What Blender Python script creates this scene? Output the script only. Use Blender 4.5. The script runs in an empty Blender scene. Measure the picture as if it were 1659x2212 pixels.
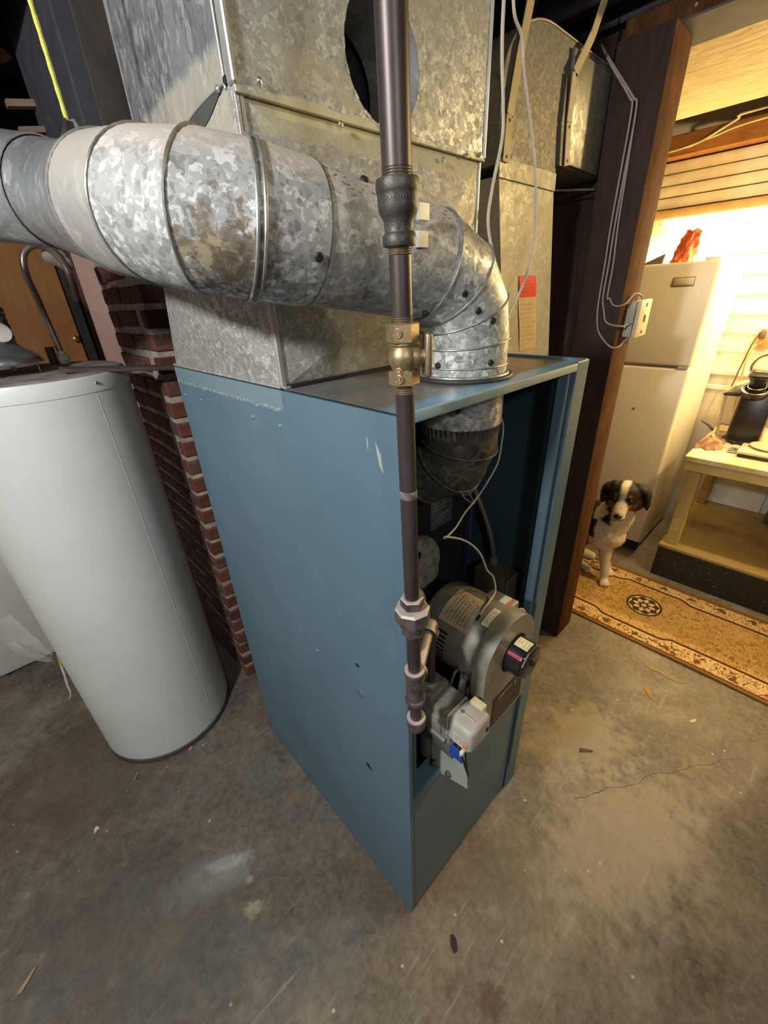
import bpy, bmesh, math, random
from mathutils import Vector, Matrix, Quaternion
random.seed(7)
S = bpy.context.scene
COL = S.collection
PI = math.pi
V = Vector

# ------------------------------------------------------------------ camera, world, lights, exposure
cam_d = bpy.data.cameras.new('camera')
cam = bpy.data.objects.new('camera', cam_d)
COL.objects.link(cam)
cam_d.sensor_fit = 'HORIZONTAL'
cam_d.sensor_width = 36.0
cam_d.lens = 36.0 * 879.9 / 1659.0
cam_d.clip_start = 0.01
_r, _u, _f = V((0.7241, -0.6885, -0.0408)), V((0.3484, 0.3131, 0.8835)), V((0.5957, 0.6540, -0.4663))
cam.matrix_world = Matrix(((_r.x, _u.x, -_f.x, -0.3556), (_r.y, _u.y, -_f.y, -0.3507),
                           (_r.z, _u.z, -_f.z, 1.5697), (0, 0, 0, 1)))
S.camera = cam

world = bpy.data.worlds.new('world')
S.world = world
world.use_nodes = True
world.node_tree.nodes['Background'].inputs[0].default_value = (0.5, 0.52, 0.55, 1)
world.node_tree.nodes['Background'].inputs[1].default_value = 0.01

S.view_settings.view_transform = 'Standard'
S.view_settings.look = 'None'
S.view_settings.gamma = 1.0
S.view_settings.use_curve_mapping = False
S.view_settings.exposure = 0.8
S.cycles.use_denoising = True
S.cycles.max_bounces = 8
S.cycles.diffuse_bounces = 5
S.cycles.glossy_bounces = 4
S.cycles.sample_clamp_indirect = 6.0


def light(name, kind, loc, energy, color, size=0.1, rot=None, size_y=None):
    d = bpy.data.lights.new(name, kind)
    d.energy = energy
    d.color = color
    if kind == 'AREA':
        d.shape = 'RECTANGLE' if size_y else 'DISK'
        d.size = size
        if size_y:
            d.size_y = size_y
    else:
        d.shadow_soft_size = size
    o = bpy.data.objects.new(name, d)
    COL.objects.link(o)
    o.location = loc
    if rot:
        o.rotation_euler = rot
    return o


# cool bulb of the furnace room (out of frame, beside the camera), a weaker one further back
light('furnace_room_bulb', 'POINT', (-1.25, -0.05, 2.10), 56, (1.0, 0.99, 0.97), 0.06)
light('stair_bulb', 'POINT', (-0.60, -1.3, 2.12), 14, (1.0, 0.97, 0.92), 0.08)
# warm light of the room beyond the doorway: a bare bulb (the tube itself is built with its fixture)
light('laundry_bulb', 'POINT', (2.0, -0.84, 2.12), 36, (1.0, 0.75, 0.36), 0.04)


# ------------------------------------------------------------------ helpers: objects
def link(name, me, mats=None, parent=None):
    o = bpy.data.objects.new(name, me)
    COL.objects.link(o)
    if parent is not None:
        o.parent = parent
        if parent.type == 'EMPTY':
            o.matrix_parent_inverse = Matrix.Translation(-parent.location)
    return o


def empty(name, loc, label=None, cat=None, group=None):
    o = bpy.data.objects.new(name, None)
    COL.objects.link(o)
    o.location = loc
    o.empty_display_size = 0.05
    tag(o, label, cat, group)
    return o


def tag(o, label=None, cat=None, group=None, kind=None):
    if label:
        o['label'] = label
    if cat:
        o['category'] = cat
    if group:
        o['group'] = group
    if kind:
        o['kind'] = kind
    return o


class MB:
    """collects shapes into one bmesh"""

    def __init__(self):
        self.bm = bmesh.new()
        self.uv = self.bm.loops.layers.uv.new('UVMap')

    def face(self, pts, uv=None):
        vs = [self.bm.verts.new(p) for p in pts]
        f = self.bm.faces.new(vs)
        if uv:
            for l, c in zip(f.loops, uv):
                l[self.uv].uv = c
        return f

    def box(self, a, b, bevel=0.0, seg=2, M=None):
        x0, y0, z0 = [min(a[i], b[i]) for i in range(3)]
        x1, y1, z1 = [max(a[i], b[i]) for i in range(3)]
        c = [(x0, y0, z0), (x1, y0, z0), (x1, y1, z0), (x0, y1, z0), (x0, y0, z1), (x1, y0, z1), (x1, y1, z1), (x0, y1, z1)]
        return self.hexa(c, bevel, seg, M)

    def hexa(self, c, bevel=0.0, seg=2, M=None):
        vs = [self.bm.verts.new((M @ V(p)) if M else p) for p in c]
        fs = [self.bm.faces.new([vs[i] for i in q]) for q in ((0, 3, 2, 1), (4, 5, 6, 7), (0, 1, 5, 4), (1, 2, 6, 5), (2, 3, 7, 6), (3, 0, 4, 7))]
        if bevel > 0:
            es = list({e for f in fs for e in f.edges})
            bmesh.ops.bevel(self.bm, geom=es, offset=bevel, segments=seg, affect='EDGES', profile=0.5, clamp_overlap=True)
        return self

    def prism(self, poly, d, bevel=0.0, seg=2):
        """poly: list of 3d points (planar), d: extrusion vector"""
        d = V(d)
        a = [self.bm.verts.new(p) for p in poly]
        b = [self.bm.verts.new(V(p) + d) for p in poly]
        n = len(poly)
        fs = [self.bm.faces.new(a[::-1]), self.bm.faces.new(b)]
        for i in range(n):
            fs.append(self.bm.faces.new([a[i], a[(i + 1) % n], b[(i + 1) % n], b[i]]))
        if bevel > 0:
            es = list({e for f in fs[:2] for e in f.edges})
            bmesh.ops.bevel(self.bm, geom=es, offset=bevel, segments=seg, affect='EDGES', profile=0.5, clamp_overlap=True)
        return self

    def sweep(self, pts, r, n=16, caps=True, closed=False, up=None):
        """tube along a polyline with mitred joints; r: number or list"""
        pts = [V(p) for p in pts]
        m = len(pts)
        rs = r if isinstance(r, (list, tuple)) else [r] * m
        if closed:
            tan = [(pts[(i + 1) % m] - pts[i - 1]).normalized() for i in range(m)]
        else:
            tan = [((pts[min(i + 1, m - 1)] - pts[i]).normalized() + (pts[i] - pts[max(i - 1, 0)]).normalized()).normalized() for i in range(m)]
        t = tan[0]
        ref = up and V(up) or (V((0, 0, 1)) if abs(t.z) < 0.9 else V((1, 0, 0)))
        nx = t.cross(ref).normalized()
        rings = []
        for i in range(m):
            t2 = tan[i]
            ax = t.cross(t2)
            if ax.length > 1e-7:
                nx = Quaternion(ax.normalized(), t.angle(t2)) @ nx
            nx = (nx - t2 * nx.dot(t2)).normalized()
            t = t2
            ny = t.cross(nx)
            rings.append([self.bm.verts.new(pts[i] + (nx * math.cos(2 * PI * k / n) + ny * math.sin(2 * PI * k / n)) * rs[i]) for k in range(n)])
        rng = range(m) if closed else range(m - 1)
        for i in rng:
            A, B = rings[i], rings[(i + 1) % m]
            for k in range(n):
                self.bm.faces.new([A[k], A[(k + 1) % n], B[(k + 1) % n], B[k]])
        if caps and not closed:
            self.bm.faces.new(rings[0][::-1])
            self.bm.faces.new(rings[-1])
        return self

    def lathe(self, prof, o=(0, 0, 0), axis=(0, 0, 1), n=32, caps=True):
        """prof: list of (radius, height) along axis from o"""
        ax = V(axis).normalized()
        ref = V((0, 0, 1)) if abs(ax.z) < 0.9 else V((1, 0, 0))
        nx = ax.cross(ref).normalized()
        ny = ax.cross(nx)
        o = V(o)
        rings = []
        for r, h in prof:
            r = max(r, 1e-5)
            rings.append([self.bm.verts.new(o + ax * h + (nx * math.cos(2 * PI * k / n) + ny * math.sin(2 * PI * k / n)) * r) for k in range(n)])
        for A, B in zip(rings, rings[1:]):
            for k in range(n):
                self.bm.faces.new([A[k], A[(k + 1) % n], B[(k + 1) % n], B[k]])
        if caps:
            self.bm.faces.new(rings[0][::-1])
            self.bm.faces.new(rings[-1])
        return self

    def cyl(self, a, b, r, n=24, r2=None):
        a, b = V(a), V(b)
        L = (b - a).length
        return self.lathe([(r, 0), (r if r2 is None else r2, L)], a, b - a, n)

    def ball(self, c, r, sub=2, M=None):
        sc = r if isinstance(r, (tuple, list, Vector)) else (r, r, r)
        X = Matrix.Translation(c) @ (M.to_4x4() if M else Matrix.Identity(4)) @ Matrix.Diagonal((*sc, 1))
        bmesh.ops.create_icosphere(self.bm, subdivisions=sub, radius=1.0, matrix=X)
        return self

    def grid(self, fn, nu, nv, uv=True):
        vs = [[self.bm.verts.new(fn(i / nu, j / nv)) for j in range(nv + 1)] for i in range(nu + 1)]
        for i in range(nu):
            for j in range(nv):
                f = self.bm.faces.new([vs[i][j], vs[i + 1][j], vs[i + 1][j + 1], vs[i][j + 1]])
                for l, c in zip(f.loops, ((i, j), (i + 1, j), (i + 1, j + 1), (i, j + 1))):
                    l[self.uv].uv = (c[0] / nu, c[1] / nv)
        return self

    def build(self, name, mat, parent=None, smooth=35, recalc=True):
        bm = self.bm
        if recalc:
            bmesh.ops.recalc_face_normals(bm, faces=bm.faces)
        me = bpy.data.meshes.new(name)
        if smooth:
            for f in bm.faces:
                f.smooth = True
            for e in bm.edges:
                if len(e.link_faces) == 2 and e.calc_face_angle(0) > math.radians(smooth):
                    e.smooth = False
        bm.to_mesh(me)
        bm.free()
        for m_ in (mat if isinstance(mat, (list, tuple)) else [mat]):
            me.materials.append(m_)
        return link(name, me, None, parent)


def rotz(a):
    return Matrix.Rotation(a, 4, 'Z')


# ------------------------------------------------------------------ helpers: materials
class NT:
    def __init__(self, name):
        self.m = bpy.data.materials.new(name)
        self.m.use_nodes = True
        self.t = self.m.node_tree
        self.b = self.t.nodes['Principled BSDF']

    def n(self, typ, **kw):
        nd = self.t.nodes.new('ShaderNode' + typ)
        for k, v in kw.items():
            if hasattr(nd, k) and k not in ('inputs',):
                try:
                    setattr(nd, k, v)
                    continue
                except Exception:
                    pass
            self.set(nd, k, v)
        return nd

    def set(self, nd, k, v):
        s = nd.inputs[int(k[1:])] if (k[0] == 'i' and k[1:].isdigit()) else nd.inputs[k.replace('_', ' ')]
        if isinstance(v, bpy.types.NodeSocket):
            self.t.links.new(v, s)
        else:
            s.default_value = v

    def l(self, a, b):
        self.t.links.new(a, b)

    def coord(self, kind='Object'):
        return self.n('TexCoord').outputs[kind]

    def mapping(self, vec, scale=(1, 1, 1), loc=(0, 0, 0), rot=(0, 0, 0)):
        return self.n('Mapping', Vector=vec, Scale=scale, Location=loc, Rotation=rot).outputs[0]

    def noise(self, vec, scale, detail=4, rough=0.55, dist=0.0):
        return self.n('TexNoise', Vector=vec, Scale=scale, Detail=detail, Roughness=rough, Distortion=dist).outputs['Fac']

    def math(self, op, a, b=0.0, c=0.0, clamp=False):
        nd = self.n('Math', operation=op)
        nd.use_clamp = clamp
        for i, v in enumerate((a, b, c)):
            self.set(nd, 'i%d' % i, v)
        return nd.outputs[0]

    def rng(self, v, a, b, c=0.0, d=1.0):
        nd = self.n('MapRange')
        nd.clamp = True
        for i, x in enumerate((v, a, b, c, d)):
            self.set(nd, 'i%d' % i, x)
        return nd.outputs[0]

    def sstep(self, v, a, b):
        nd = self.n('MapRange', interpolation_type='SMOOTHSTEP')
        for i, x in enumerate((v, a, b, 0.0, 1.0)):
            self.set(nd, 'i%d' % i, x)
        return nd.outputs[0]

    def mix(self, fac, a, b, mode='MIX'):
        nd = self.n('Mix', data_type='RGBA', blend_type=mode)
        for i, v in ((0, fac), (6, a), (7, b)):
            if isinstance(v, tuple) and len(v) == 3:
                v = (*v, 1)
            self.set(nd, 'i%d' % i, v)
        return nd.outputs[2]

    def ramp(self, fac, stops, interp='LINEAR'):
        nd = self.n('ValToRGB', Fac=fac)
        cr = nd.color_ramp
        cr.interpolation = interp
        while len(cr.elements) < len(stops):
            cr.elements.new(0.5)
        for e, (p, c) in zip(cr.elements, stops):
            e.position = p
            e.color = (*c, 1) if len(c) == 3 else c
        return nd.outputs[0]

    def sep(self, vec):
        nd = self.n('SeparateXYZ', i0=vec)
        return nd.outputs

    def bump(self, h, strength=0.3, dist=0.01):
        b = self.n('Bump', Strength=strength, Distance=dist, Height=h)
        self.l(b.outputs[0], self.b.inputs['Normal'])

    def out(self, color=None, rough=None, metal=None, spec=None):
        if color is not None:
            self.set(self.b, 'Base_Color', (*color, 1) if isinstance(color, tuple) and len(color) == 3 else color)
        if rough is not None:
            self.set(self.b, 'Roughness', rough)
        if metal is not None:
            self.set(self.b, 'Metallic', metal)
        if spec is not None:
            self.set(self.b, 'Specular_IOR_Level', spec)
        return self.m

    def blob(self, vec, c, rx, ry, rot=0.0, wob=0.3, ws=30.0, soft=0.35):
        """0..1 mask of a blotch on the floor plane at c"""
        x = self.mapping(vec, loc=(-c[0], -c[1], 0))
        nd = self.n('VectorRotate', rotation_type='Z_AXIS', Vector=x, Angle=rot)
        y = self.mapping(nd.outputs[0], scale=(1 / rx, 1 / ry, 0))
        d = self.n('VectorMath', operation='LENGTH', i0=y).outputs['Value']
        nz = self.noise(vec, ws, 4, 0.6)
        d = self.math('ADD', d, self.math('MULTIPLY', self.math('SUBTRACT', nz, 0.5), wob * 3))
        return self.math('SUBTRACT', 1.0, self.sstep(d, 1.0 - soft, 1.0 + soft))


_cache = {}


def plain(name, color, rough=0.5, metal=0.0, color2=None, scale=12.0, amt=(0.4, 0.65), bump=0.0, bscale=None, spec=None, detail=5, stretch=None):
    if name in _cache:
        return _cache[name]
    t = NT(name)
    co = t.coord()
    if stretch:
        co = t.mapping(co, scale=stretch)
    if color2 is None:
        color2 = tuple(c * 0.75 for c in color)
    f = t.rng(t.noise(co, scale, detail, 0.6), amt[0], amt[1])
    c = t.mix(f, color, color2)
    t.out(c, rough, metal, spec)
    if bump:
        t.bump(t.noise(co, bscale or scale * 4, 4, 0.6), bump, 0.004)
    _cache[name] = t.m
    return t.m


def galv(name, dark, lite, scale, rough=(0.3, 0.5), metal=0.75, warp=0.35, dust=None, stain=None, grime=None, bumps=0.15, stretch=None, paint=None):
    """spangled zinc sheet"""
    t = NT(name)
    co = t.coord()
    if stretch:
        co = t.mapping(co, scale=stretch)
    nz = t.n('TexNoise', Vector=co, Scale=scale * 0.9, Detail=3.0).outputs['Color']
    off = t.n('VectorMath', operation='SCALE', i0=t.n('VectorMath', operation='SUBTRACT', i0=nz, i1=(0.5, 0.5, 0.5)).outputs[0], Scale=warp / scale * 3).outputs[0]
    wc = t.n('VectorMath', operation='ADD', i0=co, i1=off).outputs[0]
    v1 = t.n('TexVoronoi', Vector=wc, Scale=scale).outputs['Color']
    v2 = t.n('TexVoronoi', Vector=wc, Scale=scale * 2.3).outputs['Color']
    a = t.sep(v1)[0]
    b = t.sep(v2)[1]
    f = t.math('ADD', t.math('MULTIPLY', a, 0.6), t.math('MULTIPLY', b, 0.4))
    mid = tuple((x + y) / 2 for x, y in zip(dark, lite))
    lo_ = tuple(x * 0.55 + y * 0.45 for x, y in zip(dark, lite))
    c = t.ramp(f, [(0.12, dark), (0.45, mid), (0.62, lo_), (0.70, lite), (0.9, tuple(min(1, x * 1.2) for x in lite))])
    rg = t.rng(f, 0.2, 0.8, rough[1], rough[0])
    mt = metal
    if grime:
        g = t.rng(t.noise(co, grime[0], 5, 0.65), grime[1], grime[2])
        c = t.mix(g, c, grime[3])
        mt = t.math('MULTIPLY', t.math('SUBTRACT', 1.0, t.math('MULTIPLY', g, 0.7)), metal)
    if paint:
        # brushed-on sealant: (axis, lo, hi, z centre, half height, colour, strength)
        px, py, pz = t.sep(t.coord())[:3]
        wob = t.math('MULTIPLY', t.math('SUBTRACT', t.noise(t.coord(), 28, 4, 0.6), 0.5), 0.022)
        for ax, lo, hi, zc, hh, col, st in paint:
            q = px if ax == 'x' else py
            d = t.math('ABSOLUTE', t.math('SUBTRACT', t.math('ADD', pz, wob), zc))
            k = t.math('SUBTRACT', 1.0, t.sstep(d, hh * 0.75, hh * 1.15))
            qq = t.math('ADD', q, wob)
            k = t.math('MULTIPLY', k, t.math('MULTIPLY', t.sstep(qq, lo, lo + 0.02), t.math('SUBTRACT', 1.0, t.sstep(qq, hi - 0.02, hi))))
            k = t.math('MULTIPLY', k, t.math('MULTIPLY', t.rng(f, 0.0, 0.9, 0.8, 1.0), st))
            c = t.mix(k, c, col)
            mt = t.math('MULTIPLY', t.math('SUBTRACT', 1.0, k), mt)
    if stain:
        for (cc, rad, col, ns) in stain:
            d = t.n('VectorMath', operation='LENGTH', i0=t.mapping(co, loc=tuple(-x / r for x, r in zip(cc, rad)), scale=tuple(1 / r for r in rad))).outputs['Value']
            k = t.math('ADD', t.math('SUBTRACT', 1.0, d), t.math('MULTIPLY', t.math('SUBTRACT', t.noise(wc, ns, 5, 0.7), 0.5), 2.6))
            g = t.math('MULTIPLY', t.sstep(k, 0.35, 0.75), 0.8)
            c = t.mix(g, c, col)
            mt = t.math('MULTIPLY', t.math('SUBTRACT', 1.0, t.math('MULTIPLY', g, 0.8)), mt)
    if dust:
        nzz = t.sep(t.n('NewGeometry').outputs['Normal'])[2]
        g = t.math('MULTIPLY', t.sstep(t.math('ADD', nzz, t.math('MULTIPLY', t.math('SUBTRACT', t.noise(co, 60, 4), 0.5), 0.5)), dust[1], dust[2]), 0.9)
        sp = t.math('GREATER_THAN', t.noise(t.mapping(co, scale=(1, 2, 2)), 130, 2, 0.5), 0.62)
        dc = t.mix(t.math('MULTIPLY', sp, dust[3] if len(dust) > 3 else 0.0), dust[0], (0.04, 0.035, 0.03))
        c = t.mix(g, c, dc)
        mt = t.math('MULTIPLY', t.math('SUBTRACT', 1.0, g), mt)
        rg = t.math('ADD', rg, t.math('MULTIPLY', g, 0.5))
    t.out(c, rg, mt)
    if bumps:
        t.bump(t.math('ADD', t.math('MULTIPLY', f, 0.4), t.noise(co, 6, 2)), bumps, 0.01)
    return t.m


def wood(name, dark, lite, axis='Z', scale=6.0, rough=0.7, bump=0.2, stretch=14):
    t = NT(name)
    co = t.coord()
    s = {'X': (1 / stretch * 3, 1, 1), 'Y': (1, 1 / stretch * 3, 1), 'Z': (1, 1, 1 / stretch * 3)}[axis]
    m = t.mapping(co, scale=s)
    g = t.noise(m, scale * 3, 6, 0.65, 0.6)
    g2 = t.noise(m, scale * 14, 3, 0.6)
    f = t.math('ADD', t.math('MULTIPLY', g, 0.7), t.math('MULTIPLY', g2, 0.3))
    c = t.ramp(f, [(0.3, dark), (0.55, tuple((a + b) / 2 for a, b in zip(dark, lite))), (0.72, lite)])
    t.out(c, rough, 0.0, 0.12)
    if bump:
        t.bump(f, bump, 0.004)
    return t.m


def printed(name, bg, ink, rows=8, head=None, fill=0.62, margin=0.08, rough=0.6, density=26, fade=1.0, metal=0.0):
    """paper label with rows of small illegible print (UV mapped)"""
    t = NT(name)
    uv = t.coord('UV')
    u, v, _ = t.sep(uv)[:3]
    vr = t.math('MULTIPLY', v, float(rows))
    fr = t.math('FRACT', vr)
    row = t.math('FLOOR', vr)
    line = t.math('MULTIPLY', t.math('GREATER_THAN', fr, 0.3), t.math('LESS_THAN', fr, 0.72))
    cmb = t.n('CombineXYZ', X=t.math('MULTIPLY', u, float(density)), Y=t.math('MULTIPLY', row, 7.31), Z=0.0).outputs[0]
    w = t.math('GREATER_THAN', t.n('TexNoise', Vector=cmb, Scale=1.0, Detail=1.0).outputs['Fac'], 0.44)
    ln = t.n('TexWhiteNoise', noise_dimensions='1D', W=row).outputs['Value']
    end = t.math('LESS_THAN', u, t.rng(ln, 0, 1, fill, 1 - margin))
    ins = t.math('MULTIPLY', t.math('GREATER_THAN', u, margin), t.math('MULTIPLY', t.math('GREATER_THAN', v, margin), t.math('LESS_THAN', v, 1 - margin)))
    k = t.math('MULTIPLY', t.math('MULTIPLY', line, w), t.math('MULTIPLY', end, ins))
    c = t.mix(t.math('MULTIPLY', k, fade), bg, ink)
    if head:
        k2 = t.math('GREATER_THAN', v, 1 - head[0])
        c = t.mix(k2, c, head[1])
    n = t.noise(t.coord(), 40, 4)
    c = t.mix(t.math('MULTIPLY', t.rng(n, 0.45, 0.8), 0.35), c, tuple(x * 0.55 for x in bg))
    t.out(c, rough, metal)
    return t.m


def text(name, body, size, M, mat, parent=None, extrude=0.0006, bend=None, align='CENTER'):
    cu = bpy.data.curves.new(name, 'FONT')
    cu.body = body
    cu.size = size
    cu.extrude = extrude
    cu.align_x = align
    cu.align_y = 'CENTER'
    cu.resolution_u = 2
    tmp = bpy.data.objects.new(name + '_tmp', cu)
    COL.objects.link(tmp)
    bpy.context.view_layer.update()
    me = bpy.data.meshes.new_from_object(tmp.evaluated_get(bpy.context.evaluated_depsgraph_get()))
    bpy.data.objects.remove(tmp)
    bpy.data.curves.remove(cu)
    for v in me.vertices:
        p = v.co.copy()
        if bend:
            a = p.x / bend
            p = V((math.sin(a) * (bend + p.z), p.y, math.cos(a) * (bend + p.z) - bend))
        v.co = M @ p
    me.materials.clear()
    me.materials.append(mat)
    me.name = name
    return link(name, me, None, parent)


def frame(o, x, y):
    """matrix with local x, y directions at o"""
    x = V(x).normalized()
    z = x.cross(V(y)).normalized()
    y = z.cross(x)
    return Matrix(((x.x, y.x, z.x, o[0]), (x.y, y.y, z.y, o[1]), (x.z, y.z, z.z, o[2]), (0, 0, 0, 1)))


def smooth_path(pts, k=6):
    """Catmull-Rom resampling"""
    P = [V(p) for p in pts]
    P = [P[0] * 2 - P[1]] + P + [P[-1] * 2 - P[-2]]
    out = []
    for i in range(1, len(P) - 2):
        for j in range(k):
            t = j / k
            a, b, c, d = P[i - 1], P[i], P[i + 1], P[i + 2]
            out.append(0.5 * ((2 * b) + (c - a) * t + (2 * a - 5 * b + 4 * c - d) * t * t + (3 * b - a - 3 * c + d) * t ** 3))
    out.append(P[-2])
    return out


def ring_pts(c, d, r, n=40):
    d = V(d).normalized()
    ref = V((0, 0, 1)) if abs(d.z) < 0.9 else V((1, 0, 0))
    a = d.cross(ref).normalized()
    b = d.cross(a)
    return [V(c) + (a * math.cos(2 * PI * k / n) + b * math.sin(2 * PI * k / n)) * r for k in range(n)]


def bead(c, d, r, w, mat, parent, name='seam_bead'):
    return MB().sweep(ring_pts(c, d, r), w, 8, closed=True).build(name, mat, parent)

# ------------------------------------------------------------------ materials
def m_floor():
    t = NT('stained_concrete')
    co = t.coord()
    big = t.noise(co, 2.2, 5, 0.6, 0.5)
    mid = t.noise(co, 8.0, 7, 0.7, 0.4)
    fine = t.noise(co, 45, 5, 0.7)
    c = t.ramp(t.math('ADD', t.math('MULTIPLY', big, 0.5), t.math('MULTIPLY', mid, 0.5)),
               [(0.36, (0.055, 0.043, 0.031)), (0.46, (0.110, 0.088, 0.064)), (0.55, (0.170, 0.141, 0.105)), (0.66, (0.30, 0.255, 0.19))])
    c = t.mix(t.rng(t.noise(co, 3.1, 4, 0.6, 0.8), 0.5, 0.72), c, (0.10, 0.10, 0.088))
    c = t.mix(t.math('MULTIPLY', t.rng(fine, 0.35, 0.65), 0.30), c, (0.34, 0.31, 0.25))
    c = t.mix(t.math('MULTIPLY', t.rng(t.noise(co, 110, 3, 0.7), 0.55, 0.75), 0.45), c, (0.07, 0.06, 0.05))
    # drag scratches in two directions
    for rot, th, st in ((0.9, 0.66, 0.35), (-0.5, 0.68, 0.25)):
        sc = t.noise(t.mapping(co, rot=(0, 0, rot), scale=(5, 70, 1)), 1.0, 4, 0.6)
        k = t.math('MULTIPLY', t.rng(sc, th - 0.06, th + 0.05), t.rng(t.noise(co, 2.3, 3), 0.45, 0.62))
        c = t.mix(t.math('MULTIPLY', k, st), c, (0.48, 0.45, 0.40))
    # pale flecks of paint and grit
    vo = t.n('TexVoronoi', Vector=co, Scale=22.0)
    sel = t.math('GREATER_THAN', t.sep(vo.outputs['Color'])[0], 0.86)
    k = t.math('MULTIPLY', t.math('LESS_THAN', vo.outputs['Distance'], 0.09), sel)
    c = t.mix(t.math('MULTIPLY', k, 0.7), c, (0.6, 0.56, 0.48))
    vo = t.n('TexVoronoi', Vector=co, Scale=9.0)
    sel = t.math('GREATER_THAN', t.sep(vo.outputs['Color'])[1], 0.8)
    k = t.math('MULTIPLY', t.math('LESS_THAN', vo.outputs['Distance'], 0.05), sel)
    c = t.mix(t.math('MULTIPLY', k, 0.7), c, (0.08, 0.06, 0.045))
    # stains with a shape and place of their own
    for ctr, rx, ry, rot, col, st in (
            ((-0.39, 0.49), 0.135, 0.050, 0.35, (0.36, 0.345, 0.31), 0.62),
            ((-0.335, 0.49), 0.055, 0.016, 0.55, (0.52, 0.50, 0.46), 0.6),
            ((-0.329, 0.33), 0.022, 0.018, 0.3, (0.42, 0.37, 0.25), 0.85),
            ((-0.30, 0.40), 0.012, 0.01, 0.3, (0.40, 0.35, 0.24), 0.7),
            ((0.02, -0.25), 0.035, 0.03, 0.5, (0.09, 0.05, 0.03), 0.7),
            ((0.08, -0.33), 0.028, 0.022, 0.5, (0.10, 0.08, 0.06), 0.5),
            ((0.12, 0.03), 0.25, 0.10, 0.75, (0.12, 0.08, 0.045), 0.45),
            ((0.30, -0.17), 0.16, 0.09, 0.5, (0.13, 0.115, 0.09), 0.5),
            ((0.62, -0.36), 0.30, 0.17, 0.3, (0.42, 0.37, 0.28), 0.45),
            ((0.88, -0.13), 0.16, 0.13, 0.2, (0.44, 0.38, 0.27), 0.45),
            ((-0.62, 0.55), 0.35, 0.20, 0.9, (0.085, 0.075, 0.06), 0.5),
            ((-0.60, 1.15), 0.28, 0.30, 0.3, (0.10, 0.068, 0.045), 0.6),
            ((0.95, 0.30), 0.45, 0.10, 0.1, (0.11, 0.085, 0.06), 0.5)):
        c = t.mix(t.math('MULTIPLY', t.blob(co, ctr, rx, ry, rot, 0.75, 60 if rx < 0.06 else 22, 0.5), st), c, col)
    # hairline crack
    x, y, _ = t.sep(co)[:3]
    cr = t.math('ABSOLUTE', t.math('SUBTRACT', t.math('ADD', y, t.math('MULTIPLY', t.math('SUBTRACT', t.noise(co, 7, 4), 0.5), 0.10)), t.math('MULTIPLY_ADD', x, -0.62, 0.19)))
    k = t.math('MULTIPLY', t.math('LESS_THAN', cr, 0.0016), t.math('MULTIPLY', t.math('GREATER_THAN', x, 0.62), t.math('LESS_THAN', x, 1.2)))
    c = t.mix(t.math('MULTIPLY', k, 0.75), c, (0.045, 0.035, 0.025))
    t.out(c, t.rng(mid, 0.3, 0.7, 0.5, 0.75), 0.0, 0.35)
    t.bump(t.math('ADD', mid, t.math('MULTIPLY', fine, 0.35)), 0.25, 0.006)
    return t.m


floor_m = m_floor()
dark_wood = wood('dark_stained_wood', (0.026, 0.016, 0.012), (0.070, 0.042, 0.031), 'Z', 5, 0.6, 0.15)
dark_wood_y = wood('dark_joist_wood', (0.030, 0.029, 0.032), (0.075, 0.066, 0.064), 'Y', 5, 0.85, 0.2)
post_wood = wood('rough_brown_post', (0.036, 0.014, 0.005), (0.15, 0.064, 0.022), 'Z', 9, 0.85, 0.5, 8)
subfloor_m = wood('dark_subfloor', (0.040, 0.043, 0.054), (0.085, 0.084, 0.098), 'X', 4, 0.9, 0.2)
pink_plaster = plain('pink_plaster', (0.80, 0.52, 0.42), 0.8, color2=(0.68, 0.43, 0.35), scale=5)
grey_wall = plain('grey_block_wall', (0.30, 0.29, 0.27), 0.9, color2=(0.2, 0.19, 0.18), scale=4)
white_board = plain('white_painted_board', (0.80, 0.78, 0.70), 0.55, color2=(0.72, 0.69, 0.58), scale=9)
cream_board = plain('cream_painted_board', (0.72, 0.66, 0.48), 0.6, color2=(0.62, 0.55, 0.38), scale=9)
orange_wood = wood('orange_timber', (0.20, 0.085, 0.025), (0.42, 0.19, 0.06), 'Y', 7, 0.65, 0.2)
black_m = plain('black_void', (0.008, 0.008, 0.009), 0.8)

# ------------------------------------------------------------------ the setting
def struct(name, mb, mat, parent=None, smooth=0):
    o = mb.build(name, mat, parent, smooth)
    if parent is None:
        o['kind'] = 'structure'
    return o


struct('floor', MB().box((-2.8, -3.2, -0.1), (3.3, 2.6, 0)), floor_m)
struct('wall_left', MB().box((-2.8, -3.2, 0), (-2.7, 2.45, 2.42)), grey_wall)
struct('wall_front', MB().box((-2.7, -3.2, 0), (1.30, -3.1, 2.42)), grey_wall)
wall_back = struct('wall_back', MB().box((-2.7, 2.35, 0), (1.30, 2.45, 2.42)), pink_plaster)
# dark boards and studs on the upper back wall
for i, (z0, z1) in enumerate(((2.02, 2.16), (2.165, 2.30), (2.305, 2.42))):
    MB().box((-2.7, 2.32 - 0.004 * i, z0), (1.30, 2.35, z1), 0.003, 1).build('board', dark_wood_y, wall_back, 0)
for x in (-1.6, -1.0, -0.42, 0.20, 0.55, 0.95):
    MB().box((x, 2.26, 1.98 if abs(x) < 0.5 else 0.0), (x + 0.045, 2.315, 2.42), 0.002, 1).build('stud', dark_wood, wall_back, 0)

ceil = struct('ceiling', MB().box((-2.8, -3.2, 2.42), (1.44, 2.45, 2.46)), subfloor_m)
for i in range(10):
    x = -2.5 + i * 0.405
    MB().box((x, -3.1, 2.225), (x + 0.042, 2.26, 2.42), 0.003, 1).build('joist', dark_wood_y, ceil, 0)

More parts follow.
